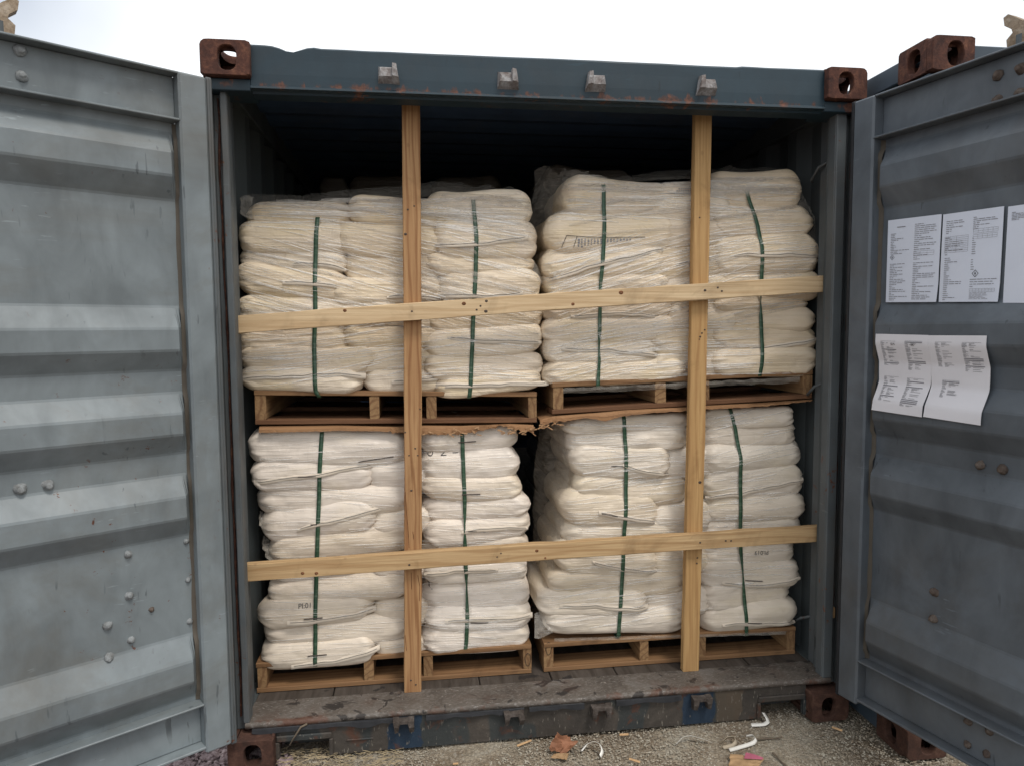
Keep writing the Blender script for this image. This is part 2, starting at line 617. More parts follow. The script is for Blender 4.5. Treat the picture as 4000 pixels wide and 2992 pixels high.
def sack_mat(name, ang, amt, tint=(1, 1, 1), milky=1.0, yel=1.0):
    """woven white polypropylene seen under tight wrinkled stretch film: ang = slope of the film's wrinkles"""
    n = NT(name)
    oi = n.t.nodes.new("ShaderNodeObjectInfo")
    p = n.pos("World")
    base = n.ramp(oi.outputs["Random"], [(0, tuple(a * b for a, b in zip((.62, .515, .38), tint))), (.35, tuple(a * b for a, b in zip((.70, .595, .455), tint))),
                                         (.7, tuple(a * b for a, b in zip((.67, .58, .47), tint))), (1, tuple(a * b for a, b in zip((.75, .66, .54), tint)))])
    yl_ = tuple(a * b for a, b in zip((.66, .54, .33), tint))
    yl = n.ramp(n.noise(n.pos("World", (2.2, 2.2, 6)), 1.6, 4, .6, .6), [(.48, 0.0), (.72, .62 * yel)])
    col = n.mix(yl, base, yl_)
    dirt = n.ramp(n.noise(p, 9, 4, .65, .5), [(.62, 0.0), (.80, .35)])
    col = n.mix(dirt, col, (.34, .27, .20))
    s0 = n.noise(n.pos("World", (1.7, 1.7, 36), (0, ang * .8 - .03, 0)), 1.0, 3, .55, .6)
    s = n.noise(n.pos("World", (2.4, 2.4, 90), (0, ang, 0)), 1.0, 3, .58, .3)
    s2 = n.noise(n.pos("World", (9, 9, 200), (0, ang * 1.35 + .05, 0)), 1.0, 3, .6, .3)
    cr = n.noise(n.pos("World", (9, 9, 11)), 1.0, 4, .55, 2.2)
    streak = n.math('ADD', n.math('ADD', n.math('MULTIPLY', s0, 1.1), n.math('MULTIPLY', s, .8)), n.math('MULTIPLY', s2, .4))
    h = n.math('ADD', streak, n.math('MULTIPLY', cr, 1.0))
    # where the film is roped together it turns milky
    milk = n.ramp(n.noise(n.pos("World", (1.8, 1.8, 85), (0, ang * 1.1, 0)), 1.0, 3, .6, .4), [(.54, 0.0), (.72, .55 * milky)])
    col = n.mix(milk, col, tuple(a * b for a, b in zip((.76, .69, .58), tint)))
    thin = n.ramp(n.noise(n.pos("World", (1.6, 1.6, 110), (0, ang * .9, 0), (3, 1, 2)), 1.0, 3, .6, .4), [(.60, 0.0), (.74, .36 * milky)])
    col = n.mix(thin, col, (.40, .34, .27))
    weave = n.noise(n.pos("World", (420, 420, 420)), 1.0, 1)
    nb = n.bump(h, .70 * amt, .0085)
    nb2 = n.bump(weave, .12, .001, nb)
    n.set(Base_Color=col, Roughness=.60, Specular_IOR_Level=.28, Normal=nb2,
          Coat_Weight=.5, Coat_Roughness=.17, Coat_Normal=n.bump(h, min(1.0, .45 + .6 * amt), .012))
    n.b.inputs["Subsurface Weight"].default_value = 0.0
    return n.m


M['sack_UL'] = sack_mat('sack_cloth_slant', .16, .72, (.98, .955, .92), .8)
M['sack_UR'] = sack_mat('sack_cloth_rise', -.16, .72, (.98, .955, .92), .8)
M['sack_LL'] = sack_mat('sack_cloth_level', .03, .34, (1.0, 1.02, 1.09), .25, .5)
M['sack_LR'] = sack_mat('sack_cloth_low', -.04, .42, (.96, .975, 1.01), .38, .6)
M['sack_rear_shade'] = sack_mat('sack_cloth_rear_shade', .3, 1.0, (.12, .115, .11))  # same white cloth, with the shade inside the container painted in as dark tint


def plain(name, col, rough=.6, spec=.4, bump=None, var=.0, scale=20):
    n = NT(name)
    c = col
    if var:
        f = n.noise(n.pos("Object"), scale, 4, .6, .3)
        c = n.ramp(f, [(.3, tuple(x * (1 - var) for x in col)), (.7, tuple(min(1, x * (1 + var)) for x in col))])
    n.set(Base_Color=c, Roughness=rough, Specular_IOR_Level=spec)
    if bump:
        n.set(Normal=n.bump(n.noise(n.pos("Object"), bump[0], 3), bump[1], bump[2]))
    return n.m


M['hem'] = plain('sack_hem_white', (.60, .525, .43), .65, .3, (60, .5, .002), .06)
M['thread'] = plain('sewing_thread', (.62, .56, .46), .8, .2)
M['stitch'] = plain('dark_stitch', (.075, .062, .055), .7, .2)
M['ink'] = plain('printed_ink', (.045, .043, .045), .6, .3)
M['ink_soft'] = plain('printed_ink_grey', (.20, .20, .22), .6, .3)
M['marker'] = plain('marker_ink', (.02, .018, .018), .6, .3)
M['rubber'] = plain('door_gasket_rubber', (.022, .023, .026), .6, .3, (40, .3, .002), .3)
M['black'] = plain('dark_gap', (.012, .013, .016), .8, .2)
M['white_tape'] = plain('white_strapping', (.72, .70, .65), .5, .4, None, .06)
M['tan_tape'] = plain('tan_strapping', (.38, .32, .24), .6, .3, None, .1)
M['pink'] = plain('pink_print', (.33, .085, .13), .6, .3, None, .2, 30)
M['cardboard'] = plain('cardboard', (.34, .22, .12), .8, .2, (40, .4, .002), .2)
M['brown_paper'] = plain('brown_paper', (.27, .125, .07), .7, .25, (25, .5, .003), .35, 14)
M['straw'] = plain('straw', (.40, .32, .20), .8, .2, None, .3)
M['chip'] = plain('wood_chip', (.50, .32, .17), .8, .2, None, .25)
M['twig'] = plain('dry_twig', (.15, .12, .09), .9, .1, None, .3)
M['paper_red'] = plain('red_mark', (.35, .16, .14), .6, .3)


def paper_mat(name, col):
    n = NT(name)
    f = n.noise(n.pos("Object"), 9, 4, .6, .5)
    n.set(Base_Color=n.ramp(f, [(.3, tuple(c * .96 for c in col)), (.7, col)]), Roughness=.7, Specular_IOR_Level=.25, Normal=n.bump(f, .15, .004))
    return n.m


M['paper'] = paper_mat('office_paper', (.60, .64, .73))
M['paper_b'] = paper_mat('office_paper_warm', (.66, .655, .69))


def strap_mat():
    n = NT('green_strap')
    f = n.noise(n.pos("World", (30, 30, 160)), 1.0, 3, .6)
    g = n.ramp(n.noise(n.pos("World", (6, 6, 110), (0, .2, 0)), 1.0, 4, .65), [(.50, 0.0), (.72, .38)])
    col = n.ramp(f, [(.3, (.016, .050, .026)), (.7, (.028, .080, .042))])
    col = n.mix(g, col, (.26, .33, .25))
    n.set(Base_Color=col, Roughness=.45, Specular_IOR_Level=.4, Coat_Weight=.3, Coat_Roughness=.3, Normal=n.bump(f, .5, .001))
    return n.m


M['strap'] = strap_mat()


def film_mat(name, opac, col=(.86, .84, .79)):
    n = NT(name)
    tr = n.t.nodes.new("ShaderNodeBsdfTransparent")
    mx = n.t.nodes.new("ShaderNodeMixShader")
    f = n.noise(n.pos("World", (22, 22, 60), (0, .3, 0)), 1.0, 4, .65, .8)
    fac = n.ramp(f, [(.35, opac * .35), (.62, opac)])
    n.set(Base_Color=col, Roughness=.2, Specular_IOR_Level=.7, Normal=n.bump(f, .35, .004))
    n.link(fac, mx.inputs[0])
    n.link(tr.outputs[0], mx.inputs[1])
    n.link(n.b.outputs[0], mx.inputs[2])
    n.link(mx.outputs[0], n.out.inputs["Surface"])
    return n.m


M['film'] = film_mat('clear_stretch_film', .55, (.93, .91, .87))
M['film_thin'] = film_mat('thin_stretch_film', .36, (.55, .50, .43))


def ground_mat():
    n = NT('gravel_ground')
    p = n.pos("World")
    x = n.sep(p)[0]
    f = n.noise(p, 3.2, 5, .65, .6)
    g = n.noise(p, 90, 5, .75)
    v = n.voro(p, 110)
    col = n.ramp(f, [(.38, (.20, .145, .095)), (.58, (.38, .325, .245)), (.74, (.46, .425, .35))])
    col = n.mix(n.ramp(g, [(.4, .55), (.62, 0.0)]), col, (.05, .042, .034))
    col = n.mix(n.ramp(v.outputs["Color"], [(.6, 0.0), (.95, .5)]), col, (.48, .45, .39))
    pink = n.ramp(n.math('ADD', x, n.math('MULTIPLY', f, .15)), [(.0, 1.0), (.001, 0.0)])
    mp = n.math('DIVIDE', n.math('SUBTRACT', -1.03, n.math('ADD', x, n.math('MULTIPLY', n.math('SUBTRACT', f, .5), .2))), .06, True)
    col = n.mix(mp, col, n.ramp(g, [(.35, (.075, .055, .055)), (.7, (.21, .165, .17))]))
    n.set(Base_Color=col, Roughness=.9, Specular_IOR_Level=.2, Normal=n.bump(n.math('ADD', g, n.math('MULTIPLY', v.outputs["Distance"], .8)), .8, .008))
    return n.m


M['ground'] = ground_mat()


def pebble_mat(name, cols):
    n = NT(name)
    v = n.voro(n.pos("World"), 70)
    stops = [(i / (len(cols) - 1), c) for i, c in enumerate(cols)]
    n.set(Base_Color=n.ramp(n.sep(v.outputs["Color"])[0], stops), Roughness=.9, Specular_IOR_Level=.2)
    return n.m


M['pebble'] = pebble_mat('grey_grit', [(.20, .155, .11), (.34, .295, .23), (.27, .225, .17), (.40, .37, .305), (.35, .315, .255)])
M['pebble_pink'] = pebble_mat('mauve_ballast', [(.15, .105, .105), (.30, .235, .24), (.21, .155, .155), (.38, .31, .31)])

# ------------------------------------------------------------------ ground
g = MB()
xs = np.concatenate([[-80, -20, -6], np.linspace(-3, 3, 61), [6, 20, 80]])
ys = np.concatenate([[-60, -20, -6], np.linspace(-2, 1, 31), [6, 20, 90]])
P = np.array([[(x, y, -.004 + (.010 * fbm(np.array([x * 3, y * 3, 0.0]), 3) - .006 if abs(x) < 3 and -2 < y < 1 else -.02)) for y in ys] for x in xs])
g.grid(P, True, flip=False)
tag(g.build('ground', M['ground']), kind='structure')


def pebbles(name, n, xr, yr, sr, mat, seed, label, ok=None):
    R = np.random.RandomState(seed)
    g_ = (1 + 5 ** .5) / 2
    if sr[1] > .01:
        base = np.array([(-1, g_, 0), (1, g_, 0), (-1, -g_, 0), (1, -g_, 0), (0, -1, g_), (0, 1, g_), (0, -1, -g_), (0, 1, -g_), (g_, 0, -1), (g_, 0, 1), (-g_, 0, -1), (-g_, 0, 1)]) / 1.9
        tri = [(0, 11, 5), (0, 5, 1), (0, 1, 7), (0, 7, 10), (0, 10, 11), (1, 5, 9), (5, 11, 4), (11, 10, 2), (10, 7, 6), (7, 1, 8), (3, 9, 4), (3, 4, 2), (3, 2, 6), (3, 6, 8), (3, 8, 9), (4, 9, 5), (2, 4, 11), (6, 2, 10), (8, 6, 7), (9, 8, 1)]
    else:
        base = np.array([(1, 0, 0), (-1, 0, 0), (0, 1, 0), (0, -1, 0), (0, 0, 1), (0, 0, -1)], float)
        tri = [(0, 2, 4), (2, 1, 4), (1, 3, 4), (3, 0, 4), (2, 0, 5), (1, 2, 5), (3, 1, 5), (0, 3, 5)]
    b = MB()
    V, F = [], []
    for i in range(n):
        x, y = R.uniform(*xr), R.uniform(*yr)
        if ok and not ok(x, y):
            continue
        s = sr[0] + (sr[1] - sr[0]) * R.rand() ** 2.2
        q = base * (s * R.uniform(.6, 1.2, 3)) * np.array([1, 1, .7]) + R.uniform(-.2, .2, base.shape) * s
        a = R.rand() * 6.28
        c, t = math.cos(a), math.sin(a)
        q = np.stack([q[:, 0] * c - q[:, 1] * t, q[:, 0] * t + q[:, 1] * c, q[:, 2]], 1) + (x, y, s * .22 - .004)
        o = len(V)
        V.extend(q.tolist())
        F.extend([(o + p, o + r, o + w) for p, r, w in tri])
    b.add(V, F)
    return tag(b.build(name, mat), label, name.replace('_', ' '), kind='stuff')


pebbles('grit', 30000, (-1.15, 1.75), (-.55, .12), (.0018, .0058), M['pebble'], 5, 'fine pale grey grit scattered in front of the container sill')
pebbles('ballast', 3600, (-1.9, -.98), (-.60, .20), (.007, .019), M['pebble_pink'], 9, 'mauve crushed stones under the pale left door', lambda x, y: x < -1.04 + .05 * math.sin(y * 31))

# ------------------------------------------------------------------ container
HALF, HT = 1.219, 2.591
cont = tag(empty('shipping_container', (0, 0, 0)), 'open grey shipping container with rusty corners, loaded with white sacks', 'shipping container')
LEN = 6.06


def stadium(cx, cz, w, h, n):
    """n points, anticlockwise, start at angle 0, oblong with its long axis vertical if h > w"""
    out = []
    r = min(w, h) / 2
    for k in range(n):
        a = 2 * math.pi * (k + .5) / n
        c, s = math.cos(a), math.sin(a)
        # superellipse-like oblong
        e = .78
        out.append((cx + w / 2 * math.copysign(abs(c) ** e, c), cz + h / 2 * math.copysign(abs(s) ** e, s)))
    return out


def rrect(x0, z0, x1, z1, rads, n):
    """outline sampled at the same angles as stadium(); rads = corner radii (ll, lr, ur, ul)"""
    cx, cz = (x0 + x1) / 2, (z0 + z1) / 2
    out = []
    hw, hh = (x1 - x0) / 2, (z1 - z0) / 2
    for k in range(n):
        a = 2 * math.pi * (k + .5) / n
        c, s = math.cos(a), math.sin(a)
        t = 1 / max(abs(c) / hw, abs(s) / hh)
        x, z = c * t, s * t
        r = rads[(2 if x > 0 else 3) if z > 0 else (1 if x > 0 else 0)]
        if r > 0:
            ax, az = hw - abs(x), hh - abs(z)
            if ax < r and az < r:
                dx, dz = r - ax, r - az
                L = math.hypot(dx, dz)
                if L > 1e-6:
                    f = r / L
                    x = math.copysign(hw - r + dx * f, x)
                    z = math.copysign(hh - r + dz * f, z)
        out.append((cx + x, cz + z))
    return out


def plate_hole(b, fr, hole, outer, th, n=40):
    """fr(u, w, d) -> xyz; plate in the u/w plane from d=0 (face) to d=th with an oblong hole, plus rounded lip"""
    ch = .004
    R = [[fr(u, w, th) for u, w in outer],
         [fr(u, w, ch) for u, w in outer],
         [fr(*((np.array((u, w)) + (np.mean(outer, 0) - np.array((u, w))) * .03)), 0) for u, w in outer],
         [fr(*((np.array((u, w)) + (np.array((u, w)) - np.mean(hole, 0)) * .06)), 0) for u, w in hole],
         [fr(u, w, ch) for u, w in hole],
         [fr(u, w, th) for u, w in hole]]
    b.grid(R, False, wrap_v=True)


def casting(ox, oy, oz, sx, sy, sz, mat, parent, name='corner_casting'):
    """corner casting; (ox,oy,oz) = its outermost corner, s* = direction inwards"""
    b = MB()
    W, D, H = .162, .178, .118
    n = 48
    r = .022
    # front face (u along x inwards, w along z inwards)
    plate_hole(b, lambda u, w, d: (ox + sx * u, oy + sy * d, oz + sz * w), stadium(.088, .060, .062, .082, n), rrect(0, 0, W, H, (r, .004, .004, .004), n), .028)
    # outer side
    plate_hole(b, lambda u, w, d: (ox + sx * d, oy + sy * u, oz + sz * w), stadium(.095, .060, .066, .080, n), rrect(.0283, .0, D, H, (.004, .004, .004, .004), n), .028)
    # top or bottom
    plate_hole(b, lambda u, w, d: (ox + sx * u, oy + sy * w, oz + sz * d), stadium(.085, .095, .066, .120, n), rrect(.0283, .0283, W, D, (.004, .004, .004, .004), n), .028)
    def bx(lo, hi):
        p = [(ox + sx * a, oy + sy * c, oz + sz * e) for a, c, e in (lo, hi)]
        b.box(np.minimum(*map(np.array, p)), np.maximum(*map(np.array, p)), .004)
    bx((W - .014, .0283, .0283), (W - .0005, D - .001, H - .0005))
    bx((.0283, D - .014, .0283), (W - .0143, D - .0005, H - .0008))
    bx((.0283, .0283, H - .014), (W - .0143, D - .0143, H - .0003))
    return b.build(name, mat, parent)


casting(-HALF, 0, HT, 1, 1, -1, M['rust'], cont)
casting(HALF, 0, HT, -1, 1, -1, M['rust'], cont)
casting(-HALF, 0, 0, 1, 1, 1, M['rust_dark'], cont)
casting(HALF, 0, 0, -1, 1, 1, M['rust_dark'], cont)
for sx in (-1, 1):
    casting(sx * HALF, LEN, HT, -sx, -1, -1, M['rust'], cont)
    casting(sx * HALF, LEN, 0, -sx, -1, 1, M['rust_dark'], cont)

# header beam: front plate with a dented top edge, top plate, underside lips
hb = MB()
HY = .032
nx = 90
X = np.linspace(-HALF + .158, HALF - .158, nx)


def top_edge(x):
    dent = .016 * math.exp(-((x + .925) / .040) ** 2)
    w = .003 * math.sin(x * 4.1 + 1) + .0025 * float(vnoise(np.array([x * 12, 0, 0]), 4))
    step = .006 if x > -.84 and x < .72 else 0
    return 2.590 - dent + w * .25 - step * .6


rows = []
for x in X:
    te = top_edge(x)
    bu = .003 * float(vnoise(np.array([x * 5, 1.0, 0]), 8))
    dy = .010 * math.exp(-((x + .925) / .045) ** 2)
    rows.append([(x, HY + .20, te - .004), (x, HY + .006 + dy, te), (x, HY + bu, te - .007), (x, HY + bu, 2.54), (x, HY - .001 + bu, 2.49), (x, HY + bu, 2.452),
                 (x, HY - .010, 2.447), (x, HY - .011, 2.440), (x, HY + .018, 2.437), (x, HY + .022, 2.430), (x, HY + .085, 2.428), (x, HY + .09, 2.47), (x, HY + .16, 2.475), (x, HY + .18, 2.56)])
hb.grid(np.array(rows), False, flip=False)
hdr = hb.build('header_beam', M['header'], cont)
# underside lip between the posts, below the castings as well
for sx in (-1, 1):
    ul = MB()
    ul.box((sx * 1.14 - .08, HY + .0, 2.432), (sx * 1.14 + .078, .17, 2.472), .003)
    ul.build('header_bracket', M['header'], cont)


def keeper(px, py, Y, mirror, low, mat):
    """cam keeper of a locking bar"""
    c = at(px, py, Y)
    b = MB()
    m = -1 if mirror else 1
    k_ = .86 if not low else .9
    Mx = Matrix.Translation(Vector(c)) @ Matrix.Diagonal((m * k_, 1, k_, 1))
    if not low:
        P = [[(-.044, 0, .034), (-.036, -.018, .026), (-.034, -.030, .010), (-.040, -.030, -.014), (-.046, 0, -.036)],
             [(-.022, 0, .034), (-.020, -.018, .022), (-.020, -.022, .006), (-.020, -.026, -.012), (-.022, 0, -.036)],
             [(.012, 0, .034), (.012, -.018, .022), (.012, -.022, .006), (.012, -.026, -.012), (.012, 0, -.036)],
             [(.014, 0, .044), (.014, -.032, .040), (.014, -.036, .012), (.014, -.036, -.012), (.014, 0, -.036)],
             [(.030, 0, .044), (.030, -.030, .038), (.034, -.036, .010), (.038, -.034, -.016), (.044, 0, -.038)]]
    else:
        P = [[(-.046, 0, .030), (-.044, -.034, .026), (-.040, -.036, .004), (-.038, -.030, -.026), (-.036, 0, -.034)],
             [(-.024, 0, .030), (-.022, -.034, .026), (-.022, -.036, .002), (-.024, -.026, -.024), (-.026, 0, -.030)],
             [(-.018, 0, .026), (-.016, -.030, .024), (-.016, -.030, .012), (-.016, -.012, .006), (-.016, 0, .004)],
             [(.016, 0, .026), (.016, -.030, .024), (.016, -.030, .012), (.016, -.012, .006), (.016, 0, .004)],
             [(.020, 0, .028), (.020, -.032, .024), (.022, -.036, -.002), (.024, -.026, -.028), (.026, 0, -.034)],
             [(.044, 0, .028), (.042, -.032, .022), (.044, -.034, -.002), (.042, -.026, -.026), (.040, 0, -.034)]]
    Q = np.array([[tuple(Mx @ Vector(p)) for p in r] for r in P])
    b.grid(Q, False, flip=(m < 0))
    for r, rv in ((Q[0], m > 0), (Q[-1], m < 0)):
        b.add(r, [tuple(range(5)) if rv else tuple(range(5))[::-1]])
    return b.build('cam_keeper', mat, cont)


for px, py, mir in ((1520, 297, False), (1985, 317, False), (2323, 327, True), (2755, 342, True)):
    keeper(px, py, HY, mir, False, M['keeper'])
for px, py, mir in ((1578, 2822, False), (2006, 2793, False), (2345, 2770, True), (2735, 2735, True)):
    keeper(px, py, .050, mir, True, M['keeper_low'])

# corner posts: outer angle, groove, inner lip
for sx, nm in ((-1, 'a'), (1, 'b')):
    b = MB()
    def pb(x0, x1, y0, y1, z0=.118, z1=2.473, c=.003):
        b.box((min(sx * x0, sx * x1), y0, z0), (max(sx * x0, sx * x1), y1, z1), c)
    pb(HALF - .002, 1.203, .060, .20)
    pb(1.204, 1.170, .088, .16)
    pb(1.171, 1.150 if sx < 0 else 1.131, .052, .062, .158)
    pb(1.160 if sx < 0 else 1.145, 1.150 if sx < 0 else 1.131, .063, .11, .158)
    pb(HALF - .02, 1.17, .161, .23)
    b.build('corner_post', M['post'], cont)
    # rusty weld line of the groove
    w = MB()
    pts = [(sx * (1.186 + .004 * float(vnoise(np.array([z * 6, sx, 0]), 2))), .086, z) for z in np.linspace(.17, 2.42, 60)]
    w.tube(pts, [.003 + .003 * abs(float(vnoise(np.array([z * 17, 0, 3.0]), 6))) for z in np.linspace(0, 3, 60)], 6)
    w.build('rust_seam', M['rust'], cont)
    for z in (.42, 1.05, 1.62, 2.22):
        h = MB()
        h.box((sx * 1.212 - .012, .005, z - .035), (sx * 1.212 + .012, .075, z + .035), .003)
        h.tube([(sx * 1.205, .012, z - .045), (sx * 1.205, .012, z + .045)], .011, 10)
        h.build('hinge', M['rust_dark'], cont)


# walls, roof, end
def corr(t, pitch=.278):
    u = (t / pitch) % 1.0
    if u < .25:
        return 0.0
    if u < .5:
        return (u - .25) / .25
    if u < .75:
        return 1.0
    return 1 - (u - .75) / .25


for sx in (-1, 1):
    b = MB()
    T = [.22]
    t = .22
    while t < LEN - .2:
        t += .278 / 4
        T.append(t)
    P = []
    for t in T:
        x = sx * (1.172 + .036 * corr(t - .155))
        P.append([(x, t, .15), (x, t, 2.47)])
    b.grid(np.array(P), False, flip=(sx < 0))
    Po = np.array(P)
    Po[:, :, 0] += sx * .004
    b.grid(Po, False, flip=(sx > 0))
    b.box((min(sx * 1.16, sx * 1.217), .2, 2.47), (max(sx * 1.16, sx * 1.217), LEN - .2, 2.57), .004)
    b.box((min(sx * 1.165, sx * 1.217), .2, .03), (max(sx * 1.165, sx * 1.217), LEN - .2, .152), .004)
    b.build('side_wall', M['inner'], cont)
b = MB()
P = []
t = .19
while t < LEN - .05:
    z = 2.545 + .02 * corr(t, .21)
    P.append([(-1.17, t, z), (1.17, t, z)])
    t += .21 / 4
b.grid(np.array(P), False, flip=True)
Po = np.array(P)
Po[:, :, 2] += .004
b.grid(Po, False)
b.build('roof', M['roof_in'], cont)
b = MB()
b.box((-1.2, LEN - .06, .1), (1.2, LEN - .02, 2.57), .004)
b.build('end_wall', M['roof_in'], cont)
b = MB()
xx = -1.165
for w in (.30, .30, .29, .30, .28, .30, .29, .27):
    b.box((xx, .21, .115), (min(xx + w - .004, 1.165), LEN - .1, .155 + .0015 * rnd.uniform(-1, 1)), .003)
    xx += w
b.build('floor', M['floor'], cont)

# sill: tread plate, lip, face with fork notches
b = MB()
R_ = []
for x in np.linspace(-1.165, 1.165, 80):
    w = .0022 * float(vnoise(np.array([x * 9, 0, 0]), 12))
    R_.append([(x, .208, .156), (x, .10, .158 + w * .4), (x, .058, .160 + w), (x, .048, .157 + w), (x, .045, .148 + w), (x, .049, .138 + w), (x, .06, .136)])
b.grid(np.array(R_), True, flip=True)
b.build('sill_tread', M['sill'], cont)
b = MB()
FY = .056
outline = [(-1.06, .142), (-1.06, .012), (-1.045, .012), (-1.045, .072), (-1.030, .086), (-.880, .086), (-.865, .072), (-.865, .008),
           (.862, .006), (.862, .070), (.877, .084), (1.030, .084), (1.045, .070), (1.045, .012), (1.06, .012), (1.06, .142)]
N = len(outline)
b.add([(x, FY, z) for x, z in outline] + [(x, FY + .012, z) for x, z in outline],
      [tuple(range(N))] + [tuple(range(N, 2 * N))[::-1]] + [(i, i + N, (i + 1) % N + N, (i + 1) % N) for i in range(N)])
for x0, x1 in ((-1.045, -.865), (.862, 1.045)):      # rolled rims of the notches
    b.box((x0 - .012, FY - .010, .076), (x1 + .012, FY - .001, .100), .004)
    b.box((x0 - .016, FY - .010, .010), (x0 - .001, FY - .001, .075), .003)
    b.box((x1 + .001, FY - .010, .010), (x1 + .016, FY - .001, .075), .003)
    b.box((x0, FY + .10, .004), (x1, FY + .11, .12), .002)
b.box((-.80, FY - .006, .058), (-.70, FY - .001, .064), .002)
b.box((-1.06, FY + .014, .10), (1.06, .2, .135), .003)
b.box((-1.06, .19, .0), (1.06, .2, .11), .003)
b.build('sill_face', M['sill_face'], cont)
# torn strip of old seal under the tread lip
b = MB()
t = MB()
for x0, x1 in ((-1.14, -.56), (-.50, -.12), (-.10, .12), (.25, .52)):
    X = np.linspace(x0, x1, 40)
    P = []
    for x in X:
        d = .010 + .012 * abs(float(vnoise(np.array([x * 11, 2.0, 0]), 21)))
        yy = .043 + .004 * float(vnoise(np.array([x * 23, 5.0, 0]), 22))
        P.append([(x, .050, .137), (x, yy, .134), (x, yy - .003, .134 - d), (x, yy + .001, .134 - d)])
    b.grid(np.array(P), False, flip=True)
b.build('torn_seal', M['rubber'], cont)
# lashing rods inside the right wall
for (y, z) in ((.16, 1.345), (.17, 2.25), (.22, .32)):
    b = MB()
    b.tube([(1.172, y + .12, z - .03), (1.150, y + .09, z - .028), (1.146, y + .03, z + .012), (1.172, y, z + .03)], .006, 8)
    b.build('lashing_ring', M['post'], cont)
b = MB()
b.tube([(1.15, .13, .17), (1.15, .13, 2.44)], .0125, 10)
b.build('lashing_bar', M['inner'], cont)

# ------------------------------------------------------------------ doors
RIBS = [(2.255, 2.187, 2.111, 2.038), (1.688, 1.616, 1.544, 1.478), (1.403, 1.337, 1.266, 1.198), (1.125, 1.055, .982, .915), (.564, .486, .411, .342)]
DEEP, PROUD = -.052, -.006


def panel_y(s, z):
    r = 0.0
    for a, b_, c, d in RIBS:
        if b_ <= z <= a:
            r = max(r, (a - z) / (a - b_))
        elif c <= z <= b_:
            r = 1.0
        elif d <= z <= c:
            r = max(r, (z - d) / (c - d))
    ramp = min(1, max(0, (s - .094) / .024)) * min(1, max(0, (1.10 - s) / .03))
    return DEEP + (PROUD - DEEP) * min(r, ramp)


def on_door(P0, dv, nv, u, v, off):
    d = ray(u, v)
    Q = P0 + nv * off
    t = ((Q - CAM) @ nv) / (d @ nv)
    p = CAM + d * t
    return float((p - P0) @ dv), float(p[2])


